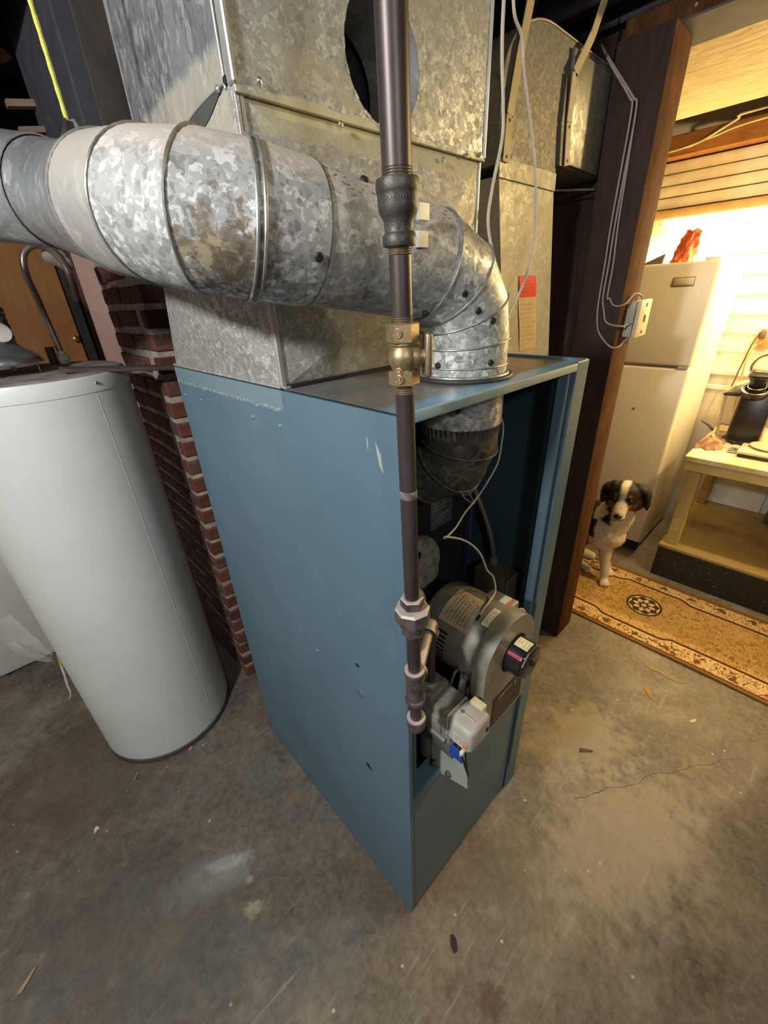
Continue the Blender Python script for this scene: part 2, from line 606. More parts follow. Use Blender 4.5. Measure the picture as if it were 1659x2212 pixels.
# wall with the doorway (x = 1.30 .. 1.44, opening y = -0.69 .. 0.20)
wr = struct('wall_right', MB().box((1.315, 0.345, 0), (1.43, 2.35, 2.42)), dark_wood)
for i in range(9):
    y0 = 0.35 + i * 0.222
    MB().box((1.303, y0, 0), (1.315, y0 + 0.218, 1.83), 0.003, 1).build('panel', dark_wood, wr, 0)
MB().box((1.296, 0.35, 1.83), (1.316, 2.34, 1.99), 0.003, 1).build('board', dark_wood, wr, 0)
struct('wall_near_doorway', MB().box((1.31, -3.2, 0), (1.43, -0.72, 2.42)), dark_wood)
post = struct('trim_1', MB().hexa([(1.297, 0.20, 0), (1.442, 0.20, 0), (1.442, 0.345, 0), (1.297, 0.345, 0),
                                   (1.225, 0.20, 2.165), (1.372, 0.20, 2.165), (1.372, 0.345, 2.165), (1.225, 0.345, 2.165)], 0.006, 2), [dark_wood, post_wood], None, 30)
for f in post.data.polygons:      # the face towards the opening is bare rough wood, the rest stained dark
    if f.normal.y < -0.5 or f.normal.x > 0.5:
        f.material_index = 1
struct('trim_2', MB().box((1.297, -0.72, 0), (1.442, -0.69, 2.165), 0.004, 1), post_wood)
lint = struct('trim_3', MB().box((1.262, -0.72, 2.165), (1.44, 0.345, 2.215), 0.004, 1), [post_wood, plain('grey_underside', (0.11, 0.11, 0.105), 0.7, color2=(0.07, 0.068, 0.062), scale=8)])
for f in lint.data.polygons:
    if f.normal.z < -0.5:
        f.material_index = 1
struct('beam_over_doorway', MB().box((1.27, -3.1, 2.218), (1.44, 2.3, 2.42), 0.004, 1), dark_wood_y)
for y in (0.175, 0.13):            # two bright nail heads in the lintel
    MB().cyl((1.2615, y, 2.185), (1.2595, y, 2.185), 0.004, 10).build('nail', plain('bright_nail', (0.7, 0.68, 0.62), 0.3, 0.9), bpy.data.objects['trim_3'])

# room beyond the doorway
wf = struct('wall_far', MB().box((3.075, -2.7, 0), (3.2, 1.7, 2.42)), white_board)
MB().box((3.056, -2.6, 0.0), (3.08, 1.6, 0.955)).build('panel', white_board, wf, 0)
MB().box((3.056, -2.6, 0.985), (3.08, 1.6, 1.045)).build('panel', white_board, wf, 0)
z = 1.075
k = 0
while z < 1.93:
    h = 0.105
    MB().hexa([(3.058, -2.6, z), (3.08, -2.6, z), (3.08, 1.6, z), (3.058, 1.6, z),
               (3.063, -2.6, z + h), (3.08, -2.6, z + h), (3.08, 1.6, z + h), (3.063, 1.6, z + h)]).build('plank', white_board, wf, 0)
    z += h
    k += 1
for z in (0.955, 1.045):           # two ledger rails behind the bench
    MB().box((3.03, -2.6, z), (3.056, 0.20, z + 0.03), 0.004, 1).build('rail', white_board, wf, 0)
MB().box((3.012, -0.30, 0.215), (3.054, 0.045, 0.70), 0.003, 1).build('panel', white_board, wf)
struct('wall_room_end', MB().box((1.44, 1.6, 0), (3.1, 1.7, 2.42)), cream_board)
struct('wall_room_front', MB().box((1.44, -2.7, 0), (3.1, -2.6, 2.42)), cream_board)


def m_ceiling_panel():
    t = NT('yellowed_fibre_panel')
    co = t.coord()
    m = t.mapping(co, scale=(16, 5, 4), rot=(0, 0, 0.15))
    n = t.noise(m, 1.5, 6, 0.65, 0.8)
    c = t.ramp(n, [(0.3, (0.52, 0.42, 0.22)), (0.5, (0.66, 0.56, 0.34)), (0.7, (0.76, 0.68, 0.46))])
    t.out(c, 0.75)
    t.bump(n, 0.7, 0.02)
    return t.m


rc = struct('ceiling_room', MB().box((1.44, -2.6, 2.42), (3.1, 1.6, 2.46)), subfloor_m)
MB().box((1.445, -2.6, 2.30), (2.64, 1.6, 2.325)).build('panel', m_ceiling_panel(), rc, 0)
for y in (-1.6, -1.0, -0.4, 0.20, 0.80, 1.4):
    MB().box((2.60, y, 2.30), (3.06, y + 0.045, 2.42), 0.003, 1).build('joist', orange_wood, rc, 0)
struct('beam_far', MB().box((2.93, -2.6, 2.205), (3.06, 1.6, 2.305), 0.004, 1), orange_wood)
sf = struct('trim_4', MB().box((3.03, -2.6, 1.965), (3.06, 1.6, 2.20)), cream_board)
for i in range(4):                 # stepped cream boards above the lamp
    zz = 1.968 + i * 0.058
    MB().box((2.985 + i * 0.008, -2.6, zz), (3.032, 1.6, zz + 0.054), 0.005, 2).build('plank', cream_board, sf, 30)

# fluorescent strip on the far wall, its own light
def m_emit(name, col, st):
    t = NT(name)
    t.set(t.b, 'Emission_Color', (*col, 1))
    t.set(t.b, 'Emission_Strength', st)
    return t.out((0.9, 0.9, 0.85), 0.4)


lampf = empty('strip_light', (3.0, 0.1, 1.93), 'tan strip light glowing along the white board wall above the fridge', 'light')
MB().box((2.965, -0.62, 1.915), (3.05, 0.72, 1.962), 0.008, 2).build('housing', plain('tan_housing', (0.48, 0.32, 0.13), 0.5, color2=(0.38, 0.24, 0.09)), lampf)
MB().cyl((2.998, -0.56, 1.897), (2.998, 0.66, 1.897), 0.013, 16).build('tube', m_emit('glowing_tube', (1.0, 0.78, 0.42), 9.0), lampf)
for y in (-0.57, 0.665):
    MB().box((2.982, y - 0.012, 1.88), (3.014, y + 0.012, 1.917), 0.003, 1).build('lamp_holder', white_board, lampf)
lo = light('strip_light_glow', 'AREA', (2.97, 0.05, 1.875), 28, (1.0, 0.72, 0.34), 0.04, (0, 0.35, 0), 1.2)
lo.parent = lampf
lo.matrix_parent_inverse = Matrix.Translation(-lampf.location)


# ------------------------------------------------------------------ furnace cabinet
def m_blue():
    t = NT('blue_enamel')
    co = t.coord()
    x, y, z = t.sep(co)[:3]
    n = t.noise(co, 3.0, 4)
    c = t.mix(t.rng(n, 0.35, 0.7), (0.110, 0.190, 0.252), (0.090, 0.158, 0.212))
    # rubbed adhesive line left by old tape near the top edge, back two thirds of the side
    nz = t.math('MULTIPLY', t.math('SUBTRACT', t.noise(co, 40, 4, 0.7), 0.5), 0.02)
    zz = t.math('ADD', z, nz)
    side = t.math('MULTIPLY', t.math('LESS_THAN', x, 0.004), t.math('GREATER_THAN', y, 0.285))
    band = t.math('MULTIPLY', t.math('GREATER_THAN', zz, 1.402), side)
    c = t.mix(t.math('MULTIPLY', band, 0.4), c, (0.26, 0.36, 0.36))
    edge = t.math('MULTIPLY', t.math('MULTIPLY', t.math('GREATER_THAN', zz, 1.399), t.math('LESS_THAN', zz, 1.405)), side)
    c = t.mix(t.math('MULTIPLY', edge, t.rng(t.noise(co, 150, 3), 0.45, 0.6)), c, (0.36, 0.42, 0.37))
    # thin scratches and dirt flecks
    s = t.noise(t.mapping(co, scale=(40, 40, 3), rot=(0.3, 0, 0)), 2.0, 3, 0.6)
    c = t.mix(t.math('MULTIPLY', t.math('GREATER_THAN', s, 0.735), 0.35), c, (0.35, 0.45, 0.5))
    d = t.noise(co, 70, 3, 0.7)
    c = t.mix(t.math('MULTIPLY', t.rng(d, 0.66, 0.74), 0.5), c, (0.05, 0.08, 0.10))
    t.out(c, t.rng(n, 0.3, 0.7, 0.38, 0.52), 0.0, 0.5)
    t.bump(t.noise(co, 2.2, 2), 0.25, 0.02)
    return t.m


def m_top():
    t = NT('worn_blue_top')
    co = t.coord()
    x, y, z = t.sep(co)[:3]
    n = t.math('MULTIPLY', t.math('SUBTRACT', t.noise(co, 16, 5, 0.65), 0.5), 0.06)
    yy = t.math('ADD', y, n)
    w = t.sstep(yy, 0.018, 0.05)
    c = t.mix(w, (0.14, 0.30, 0.44), t.mix(t.rng(t.noise(co, 9, 5), 0.4, 0.65), (0.12, 0.125, 0.125), (0.19, 0.18, 0.16)))
    xr = t.sstep(t.math('ADD', x, n), 0.36, 0.42)
    c = t.mix(t.math('MULTIPLY', t.math('MULTIPLY', xr, w), 0.7), c, (0.27, 0.22, 0.17))
    fl = t.math('GREATER_THAN', t.noise(co, 130, 2), 0.73)
    c = t.mix(fl, c, (0.6, 0.62, 0.6))
    t.out(c, 0.3, 0.0, 0.6)
    return t.m


blue = m_blue()
top_m = m_top()
lip_m = plain('worn_lip_enamel', (0.20, 0.33, 0.36), 0.45, color2=(0.33, 0.36, 0.32), scale=18)
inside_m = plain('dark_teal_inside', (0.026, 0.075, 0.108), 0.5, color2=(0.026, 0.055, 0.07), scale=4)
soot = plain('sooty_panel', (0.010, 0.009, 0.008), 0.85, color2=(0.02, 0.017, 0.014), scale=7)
screw_m = plain('zinc_screw', (0.55, 0.56, 0.55), 0.35, 0.8)
FH, FW, FD = 1.44, 0.54, 0.80

fur = empty('furnace', (0.27, 0.40, 0), 'tall blue sheet-metal furnace cabinet with its front open', 'furnace')
lp = MB().box((0, 0.0, 0.0), (0.014, FD, FH - 0.004), 0.002, 1).build('side_panel', blue, fur)
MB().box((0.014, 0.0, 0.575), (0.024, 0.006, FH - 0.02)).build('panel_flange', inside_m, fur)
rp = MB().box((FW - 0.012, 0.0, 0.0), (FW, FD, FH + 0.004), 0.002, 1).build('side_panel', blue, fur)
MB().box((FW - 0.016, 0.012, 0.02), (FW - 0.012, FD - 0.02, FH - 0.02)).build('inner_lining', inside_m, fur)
MB().box((0.016, FD - 0.014, 0.0), (FW - 0.014, FD, FH - 0.004), 0.002, 1).build('back_panel', blue, fur)
# right front flange: a flat strip, a groove and a rolled inner edge
fm = MB()
fm.box((0.486, -0.004, 0.0), (0.54, 0.010, FH + 0.003), 0.002, 1)
fm.box((0.462, 0.0, 0.0), (0.470, 0.022, FH - 0.015), 0.002, 1)
fm.box((0.466, 0.016, 0.0), (0.490, 0.022, FH - 0.015), 0.001, 1)
fm.build('front_flange', blue, fur)
# top, made as four strips round the flue opening, with a turned-down lip
def rect_with_hole(x0, x1, y0, y1, c, r, fn, n=48):
    """flat ring of quads between a rectangle and a circle; fn maps (u,v)->3d"""
    mb = MB()
    def edge(a):
        dx, dy = math.cos(a), math.sin(a)
        k = 1e9
        if dx > 1e-9: k = min(k, (x1 - c[0]) / dx)
        if dx < -1e-9: k = min(k, (x0 - c[0]) / dx)
        if dy > 1e-9: k = min(k, (y1 - c[1]) / dy)
        if dy < -1e-9: k = min(k, (y0 - c[1]) / dy)
        return c[0] + dx * k, c[1] + dy * k
    angs = sorted([2 * PI * i / n for i in range(n)] + [math.atan2(y - c[1], x - c[0]) % (2 * PI) for x in (x0, x1) for y in (y0, y1)])
    inn = [mb.bm.verts.new(fn(c[0] + r * math.cos(a), c[1] + r * math.sin(a))) for a in angs]
    out = [mb.bm.verts.new(fn(*edge(a))) for a in angs]
    for i in range(len(angs)):
        j = (i + 1) % len(angs)
        mb.bm.faces.new([inn[i], inn[j], out[j], out[i]])
    return mb


tp = rect_with_hole(0.0, 0.488, 0.0, 0.275, (0.262, 0.104), 0.078, lambda u, v: (u, v, FH))
tp.bm.faces.ensure_lookup_table()
tpo = tp.build('top_panel', top_m, fur, 0)
MB().box((0.0, -0.0045, FH - 0.014), (0.487, 0.002, FH + 0.001), 0.002, 2).build('top_lip', lip_m, fur)
MB().box((0.488, 0.004, FH - 0.004), (FW - 0.012, FD, FH - 0.001)).build('top_panel', top_m, fur)
# dark gap and black gasket strip between cabinet top and plenum
MB().box((0.012, 0.268, FH), (0.53, 0.284, FH + 0.006)).build('gasket', black_m, fur)
MB().sweep(ring_pts((0.262, 0.104, FH + 0.003), (0, 0, 1), 0.082), 0.0045, 8, closed=True).build('flue_gasket', plain('black_gasket', (0.03, 0.028, 0.026), 0.6), fur)
# lower front panel with a turned-in top edge
MB().box((0.016, 0.002, 0.012), (0.470, 0.010, 0.555), 0.002, 1).box((0.016, 0.004, 0.548), (0.470, 0.045, 0.560), 0.002, 1).build('lower_panel', blue, fur)
# vestibule: sooty partition with inspection port
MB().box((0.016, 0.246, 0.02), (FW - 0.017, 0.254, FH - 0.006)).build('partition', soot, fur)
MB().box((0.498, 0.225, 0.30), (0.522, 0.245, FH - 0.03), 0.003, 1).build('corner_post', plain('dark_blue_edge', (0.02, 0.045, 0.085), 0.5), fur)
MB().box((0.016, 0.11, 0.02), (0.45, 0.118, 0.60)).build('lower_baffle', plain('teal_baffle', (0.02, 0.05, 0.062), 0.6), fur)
pt = MB().lathe([(0.0, -0.012), (0.05, -0.012), (0.056, -0.016), (0.088, -0.014), (0.092, -0.006), (0.092, 0.0)], (0.285, 0.246, 0.94), (0, 1, 0), 40).build('inspection_port', plain('crusty_grey_casting', (0.40, 0.36, 0.29), 0.9, color2=(0.20, 0.175, 0.14), scale=40, bump=0.6), fur)
MB().lathe([(0.0, -0.020), (0.030, -0.018), (0.032, -0.012)], (0.335, 0.246, 0.905), (0, 1, 0), 24).build('port_knob', plain('crusty_grey_casting', (0.22, 0.20, 0.16), 0.9), pt)
MB().ball((0.275, 0.231, 0.985), (0.022, 0.004, 0.014), 2).build('port_hole', black_m, pt)
rpl = MB().grid(lambda u, v: (0.345 + 0.088 * u, 0.2435, 1.025 + 0.165 * v), 2, 2).build('rating_plate', printed('etched_plate', (0.15, 0.165, 0.165), (0.5, 0.52, 0.5), 17, None, 0.5, 0.08, 0.4, 20, 0.8, 0.4), fur, 0)
# screws, knock-out holes and a welded-over patch on the visible side
for y, z in ((0.768, 1.372), (0.673, 1.37), (0.409, 1.372), (0.306, 1.372), (0.303, 0.817)):
    MB().lathe([(0.0055, 0), (0.005, 0.0025), (0.002, 0.0042), (0.0, 0.0045)], (0.0005, y, z), (-1, 0, 0), 12).build('screw', screw_m, fur)
MB().prism([(-0.0006, 0.138 + 0.011 * math.cos(a) * (1.3 if a > PI else 0.8), 0.544 + 0.008 * math.sin(a) + 0.004 * math.cos(a)) for a in [PI * k / 5 for k in range(10)]], (0.0004, 0, 0)).build('hole', black_m, fur, 0)
MB().prism([(-0.0006, 0.144 + 0.006 * math.cos(a), 0.892 + 0.005 * math.sin(a)) for a in [PI * k / 5 for k in range(10)]], (0.0004, 0, 0)).build('hole', black_m, fur, 0)
MB().lathe([(0.013, 0), (0.0115, 0.0015), (0.0, 0.002)], (0.0, 0.145, 0.805), (-1, 0, 0), 20).build('plug', plain('grey_plug', (0.14, 0.17, 0.20), 0.5), fur)
# scraped patch of bare metal by the top corner
MB().prism([(-0.0005, 0.0505, 1.397), (-0.0005, 0.040, 1.379), (-0.0005, 0.036, 1.352), (-0.0005, 0.044, 1.362), (-0.0005, 0.048, 1.38)], (0.0003, 0, 0)).build('scrape', plain('bare_scrape', (0.42, 0.44, 0.40), 0.5, color2=(0.3, 0.32, 0.28)), fur, 0)
MB().prism([(-0.0005, 0.068, 1.40), (-0.0005, 0.065, 1.396), (-0.0005, 0.066, 1.378), (-0.0005, 0.069, 1.39)], (0.0003, 0, 0)).build('scrape', plain('bare_scrape', (0.42, 0.44, 0.40)), fur, 0)
# reddish bracket beside the flue collar, inside
MB().box((0.10, 0.20, 1.24), (0.19, 0.212, 1.425), 0.004, 1).build('inner_bracket', plain('rusty_bracket', (0.10, 0.055, 0.045), 0.7, color2=(0.05, 0.03, 0.026)), fur)
MB().lathe([(0.006, 0), (0.006, 0.003), (0.0, 0.004)], (0.182, 0.2, 1.395), (0, -1, 0), 12).build('screw', screw_m, fur)
# junction box on the right lining and the flexible conduit that drops into it
jb = MB().box((0.452, 0.072, 0.775), (0.523, 0.172, 0.895), 0.004, 2).build('junction_box', plain('dusty_steel_box', (0.10, 0.085, 0.055), 0.75, 0.2, color2=(0.06, 0.05, 0.035), scale=14), fur)
MB().box((0.4505, 0.066, 0.77), (0.527, 0.073, 0.90), 0.002, 1).build('box_cover', plain('dusty_steel_box', (0.10, 0.085, 0.055)), jb)
MB().cyl((0.5, 0.142, 0.893), (0.5, 0.142, 0.915), 0.012, 16).build('box_connector', screw_m, jb)
cpts = smooth_path([(0.5, 0.225, 1.24), (0.5, 0.231, 1.147), (0.5, 0.217, 1.097), (0.5, 0.194, 1.055), (0.5, 0.167, 1.001), (0.5, 0.149, 0.949), (0.5, 0.14, 0.90)], 14)
MB().sweep(cpts, [0.0085 if i % 2 else 0.0072 for i in range(len(cpts))], 12).build('flexible_conduit', plain('dull_conduit', (0.16, 0.14, 0.11), 0.5, 0.5), fur, 60)

# ------------------------------------------------------------------ supply plenum above the cabinet
galv_fine = galv('zinc_fine_spangle', (0.27, 0.27, 0.25), (0.50, 0.51, 0.48), 110, (0.42, 0.6), 0.3, grime=(5, 0.5, 0.75, (0.33, 0.31, 0.26)), bumps=0.25)
galv_front = galv('zinc_front_sheet', (0.27, 0.27, 0.25), (0.50, 0.51, 0.48), 110, (0.42, 0.6), 0.3, grime=(5, 0.5, 0.75, (0.33, 0.31, 0.26)), bumps=0.25,
                  paint=[('x', 0.015, 0.56, 1.790, 0.020, (0.44, 0.42, 0.27), 0.8), ('x', 0.05, 0.40, 1.845, 0.022, (0.40, 0.39, 0.28), 0.45), ('x', 0.05, 0.245, 1.803, 0.012, (0.56, 0.53, 0.32), 0.9)])
galv_low = galv('zinc_low_side', (0.27, 0.27, 0.25), (0.50, 0.51, 0.48), 110, (0.42, 0.6), 0.3, grime=(5, 0.5, 0.75, (0.33, 0.31, 0.26)), bumps=0.25,
                paint=[('y', 0.28, 0.62, 1.785, 0.03, (0.42, 0.40, 0.29), 0.75)])
galv_side = galv('zinc_bright_side', (0.17, 0.18, 0.19), (0.62, 0.64, 0.66), 95, (0.2, 0.5), 0.6, grime=(4, 0.55, 0.8, (0.33, 0.33, 0.31)), bumps=0.9, stretch=(1, 1, 0.4), paint=[('y', 0.28, 0.62, 1.815, 0.045, (0.45, 0.42, 0.33), 0.8)])
mastic = plain('yellowed_sealant', (0.47, 0.44, 0.27), 0.7, color2=(0.36, 0.35, 0.25), scale=22, bump=0.3)
seam_m = plain('bright_seam', (0.50, 0.50, 0.47), 0.45, 0.5)
ple = empty('supply_plenum', (0.265, 0.49, FH), 'large galvanized box duct rising from the furnace top with a round hole', 'duct')
X0, X1, Y0, Y1, ZS, ZT = 0.004, 0.528, 0.282, 0.70, 1.808, 2.218
Y1B = 0.79

def crossbroken(c, push):
    m = sum((V(p) for p in c), V()) / 4 + V(push)
    mb = MB()
    vs = [mb.bm.verts.new(p) for p in c]
    k = mb.bm.verts.new(m)
    for i in range(4):
        mb.bm.faces.new([vs[i], vs[(i + 1) % 4], k])
    return mb


crossbroken([(X0, Y0, FH), (X1, Y0, FH), (X1, Y0, ZS), (X0, Y0, ZS)], (0.05, -0.045, -0.02)).build('front_sheet', galv_front, ple, 0)
crossbroken([(X0, Y0, FH), (X0, Y1B, FH), (X0, Y1 - 0.02, ZS), (X0, Y0, ZS)], (-0.040, -0.03, -0.02)).build('side_sheet', galv_low, ple, 0)
MB().box((X0 - 0.0078, Y0 - 0.004, 1.762), (X0, 0.662, ZS + 0.004), 0.001, 1).build('slip_joint', galv_low, ple)
mb = MB(); mb.face([(X1, Y0, FH), (X1, Y1B, FH), (X1, Y1, ZS), (X1, Y0, ZS)]); mb.build('side_sheet', galv_fine, ple, 0)
# upper trunk, slightly wider, front sheet with the cut-out
rect_with_hole(X0 - 0.005, X1 + 0.005, ZS, ZT, (0.26, 1.892), 0.079, lambda u, v: (u, Y0 - 0.006, v)).build('front_sheet', galv_front, ple, 0)
mb = MB()
mb.grid(lambda u, v: (X0 - 0.006 - 0.0015 * math.sin(PI * u) * (1 + 0.3 * math.sin(9 * v)), Y0 - 0.006 + (0.66 - Y0) * u + 0.03 * (1 - u) * 0, ZS + (ZT - ZS) * v), 12, 14)
mb.build('side_sheet', galv_side, ple, 60)
MB().box((X0 - 0.004, 0.655, ZS), (X1 + 0.004, 0.665, ZT)).build('back_sheet', galv_fine, ple, 0)
mb = MB()
mb.grid(lambda u, v: (X1 + 0.006 + 0.035 * max(0, v - 0.35) ** 1.5, Y0 - 0.006 + (0.66 - Y0) * u, ZS + (ZT - ZS) * v), 2, 10)
mb.build('side_sheet', galv_fine, ple, 60)
MB().lathe([(0.079, 0.0), (0.078, 0.03), (0.078, 0.12)], (0.26, Y0 - 0.0055, 1.892), (0, 1, 0), 48, caps=False).build('hole_liner', galv('zinc_liner', (0.3, 0.31, 0.32), (0.5, 0.51, 0.52), 60, (0.3, 0.5), 0.6), ple)
MB().box((0.10, 0.41, 1.74), (0.42, 0.415, 2.05)).build('hole_darkener', black_m, ple)  # black sheet added behind the cut-out so the opening looks dark
for k in range(18):                # short snipped tabs round the hole
    a = 2 * PI * k / 18
    c, s_ = math.cos(a), math.sin(a)
    if 0.3 < a < 1.2:
        continue
    MB().prism([(0.26 + 0.079 * c - 0.006 * s_, Y0 - 0.0075, 1.892 + 0.079 * s_ + 0.006 * c), (0.26 + 0.079 * c + 0.006 * s_, Y0 - 0.0075, 1.892 + 0.079 * s_ - 0.006 * c),
                (0.26 + 0.083 * c + 0.004 * s_, Y0 - 0.0075, 1.892 + 0.083 * s_ - 0.004 * c), (0.26 + 0.083 * c - 0.004 * s_, Y0 - 0.0075, 1.892 + 0.083 * s_ + 0.004 * c)], (0, 0.0012, 0)).build('snipped_tab', galv_fine, ple, 0)
# corner locks
MB().box((X0 - 0.011, Y0 - 0.011, ZS + 0.004), (X0 - 0.004, Y0 + 0.006, ZT), 0.002, 1).build('corner_seam', seam_m, ple)
MB().box((X0 - 0.010, Y0 + 0.014, ZS + 0.004), (X0 - 0.0065, Y0 + 0.018, ZT), 0.001, 1).build('corner_seam', seam_m, ple)
MB().box((X0 - 0.004, Y0 - 0.004, FH + 0.002), (X0 + 0.006, Y0 + 0.005, ZS + 0.008), 0.002, 1).build('corner_seam', seam_m, ple)
MB().box((X1 + 0.002, Y0 - 0.010, ZS), (X1 + 0.009, Y0 - 0.002, ZT), 0.002, 1).build('corner_seam', seam_m, ple)
MB().box((X1 - 0.004, Y0 - 0.004, FH + 0.002), (X1 + 0.003, Y0 + 0.005, ZS), 0.002, 1).build('corner_seam', seam_m, ple)
# slip joint between the two boxes, brushed with sealant
MB().box((X0 - 0.008, Y0 - 0.0085, ZS - 0.004), (X1 + 0.008, Y0 - 0.002, ZS + 0.006), 0.001, 1).build('slip_joint', galv_front, ple)
# sheet edge sprung loose on the side, gap shade drawn as a dark lens
def gapz(k):
    return 1.818 - 0.014 * k
mb = MB(); mb.prism([(X0 - 0.0092, 0.303 + 0.16 * k / 12, gapz(k / 12) + 0.004 * math.sin(PI * k / 12)) for k in range(13)] + [(X0 - 0.0092, 0.303 + 0.16 * k / 12, gapz(k / 12) - 0.018 * math.sin(PI * k / 12)) for k in range(11, 0, -1)], (0.0004, 0, 0)); mb.build('gap', plain('shaded_gap', (0.07, 0.07, 0.065), 0.7), ple, 0)
MB().sweep([(X0 - 0.0095, 0.303 + 0.16 * k / 12, gapz(k / 12) + 0.0045 * math.sin(PI * k / 12)) for k in range(13)], 0.0012, 6).build('sheet_edge', seam_m, ple)
MB().ball((X0 - 0.0075, 0.2965, 1.820), (0.003, 0.004, 0.006), 2).build('hole', black_m, ple)
for x, z_ in ((0.030, 1.820), (0.16, 1.800), (0.40, 1.79), (0.47, 1.805), (0.513, 1.812)):
    MB().lathe([(0.004, 0), (0.004, 0.003), (0.0015, 0.0045), (0.0, 0.005)], (x, Y0 - 0.0095, z_), (0, -1, 0), 10).build('screw', screw_m, ple)
for y, z_ in ((0.315, 1.817), (0.45, 1.806)):
    MB().lathe([(0.004, 0), (0.004, 0.003), (0.0015, 0.0045), (0.0, 0.005)], (X0 - 0.0085, y, z_), (-1, 0, 0), 10).build('screw', screw_m, ple)
# turned-out foot
MB().box((0.001, Y0 - 0.012, FH), (X1, Y0, FH + 0.0035), 0.001, 1).build('foot_flange', seam_m, ple)
MB().box((-0.003, Y0, FH), (X0, Y1B, FH + 0.005), 0.001, 1).build('foot_flange', galv_fine, ple)

# ------------------------------------------------------------------ flue pipe
DUST = ((0.46, 0.40, 0.34), 0.35, 0.95, 0.0)
DUSTS = ((0.43, 0.385, 0.34), 0.25, 0.85, 1.0)
flue_big = galv('zinc_big_spangle', (0.20, 0.21, 0.21), (0.60, 0.61, 0.60), 95, (0.38, 0.58), 0.22, dust=DUST, bumps=0.2,
                stain=[((-0.130, 0.115, 1.622), (0.075, 0.10, 0.075), (0.15, 0.10, 0.055), 62), ((-0.148, 0.12, 1.615), (0.042, 0.05, 0.035), (0.42, 0.36, 0.23), 85), ((-0.12, 0.115, 1.598), (0.080, 0.09, 0.042), (0.085, 0.065, 0.045), 70)])
flue_mid = galv('zinc_mid_spangle', (0.24, 0.24, 0.23), (0.50, 0.50, 0.47), 85, (0.4, 0.6), 0.25, dust=DUSTS, bumps=0.2)
flue_dark = galv('zinc_smoked', (0.045, 0.042, 0.036), (0.16, 0.15, 0.13), 50, (0.5, 0.7), 0.4, grime=(14, 0.45, 0.7, (0.06, 0.055, 0.045)))
flue_elb = galv('zinc_patterned', (0.20, 0.21, 0.21), (0.66, 0.66, 0.62), 82, (0.35, 0.5), 0.3, grime=(30, 0.6, 0.7, (0.62, 0.57, 0.42)))
bead_m = plain('seam_zinc', (0.38, 0.38, 0.36), 0.45, 0.6, color2=(0.2, 0.18, 0.15), scale=30)
flu = empty('flue_pipe', (0.262, 0.104, FH), 'fat galvanized flue pipe curving from the cabinet top over to the chimney', 'pipe')
R = 0.0752
PV = [V(p) for p in ((0.262, 0.104, 1.36), (0.262, 0.104, 1.497), (0.253, 0.105, 1.543), (0.225, 0.109, 1.583), (0.175, 0.117, 1.608), (0.055, 0.136, 1.628),
                     (-0.014, 0.147, 1.638), (-0.077, 0.157, 1.648), (-0.119, 0.180, 1.655), (-0.142, 0.245, 1.667), (-0.152, 0.345, 1.684), (-0.152, 0.52, 1.714), (-0.170, 0.62, 1.738), (-0.24, 0.70, 1.756), (-0.60, 0.88, 1.772))]
tg = [(PV[min(i + 1, len(PV) - 1)] - PV[i]).normalized() + (PV[i] - PV[max(0, i - 1)]).normalized() for i in range(len(PV))]


def gore(i, j, mat, name, r0=R, r1=R):
    """pipe length between joints i and j with mitred ends"""
    mb = MB()
    seq = PV[i:j + 1]
    n = 40
    rings = []
    t0 = V(tg[0]).normalized()
    nx = V((1, 0, 0))
    nx = (nx - t0 * nx.dot(t0)).normalized()
    cur = t0
    for k in range(j + 1):
        t1 = V(tg[k]).normalized()
        ax = cur.cross(t1)
        if ax.length > 1e-7:
            nx = Quaternion(ax.normalized(), cur.angle(t1)) @ nx
        nx = (nx - t1 * nx.dot(t1)).normalized()
        cur = t1
        if k >= i:
            ny = t1.cross(nx)
            rr = r0 + (r1 - r0) * (k - i) / max(1, j - i)
            rings.append([mb.bm.verts.new(PV[k] + (nx * math.cos(2 * PI * q / n) + ny * math.sin(2 * PI * q / n)) * rr) for q in range(n)])
    for A, B in zip(rings, rings[1:]):
        for q in range(n):
            mb.bm.faces.new([A[q], A[(q + 1) % n], B[(q + 1) % n], B[q]])
    return mb.build(name, mat, flu, 40)


gore(0, 1, flue_elb, 'pipe_length', R - 0.0005, R - 0.0005)
for a in range(1, 4):
    gore(a, a + 1, flue_elb, 'elbow_gore')
gore(4, 6, flue_mid, 'pipe_length', R - 0.001, R - 0.001)
gore(6, 7, flue_big, 'elbow_gore', R + 0.001, R + 0.001)
gore(7, 8, flue_big, 'elbow_gore', R, R)
gore(8, 9, galv('zinc_elbow_far', (0.24, 0.25, 0.25), (0.58, 0.59, 0.58), 95, (0.38, 0.58), 0.22, dust=DUST), 'elbow_gore', R, R)
gore(9, 10, galv('zinc_dusty_joint', (0.33, 0.32, 0.30), (0.42, 0.41, 0.38), 30, (0.45, 0.6), 0.3, dust=((0.36, 0.335, 0.29), -0.2, 0.9)), 'elbow_gore', R, R)
far_zinc = galv('zinc_far_run', (0.26, 0.28, 0.29), (0.46, 0.48, 0.49), 40, (0.25, 0.4), 0.6, grime=(8, 0.5, 0.8, (0.22, 0.22, 0.21)))
gore(10, 12, far_zinc, 'pipe_length', R - 0.002, R - 0.002)
gore(12, 14, far_zinc, 'pipe_length', R + 0.001, R + 0.001)
for k, w in ((1, 0.0015), (2, 0.0015), (3, 0.0015), (4, 0.0012), (8, 0.0016), (9, 0.0017), (10, 0.0018), (12, 0.0014), (13, 0.0014)):
    d = V(tg[k]).normalized()
    bead(PV[k], d, R + 0.0006, w, bead_m, flu)
for off in (-0.004, 0.004):
    bead(PV[7] + V(tg[7]).normalized() * off, tg[7], R + 0.0015, 0.0021, bead_m, flu)
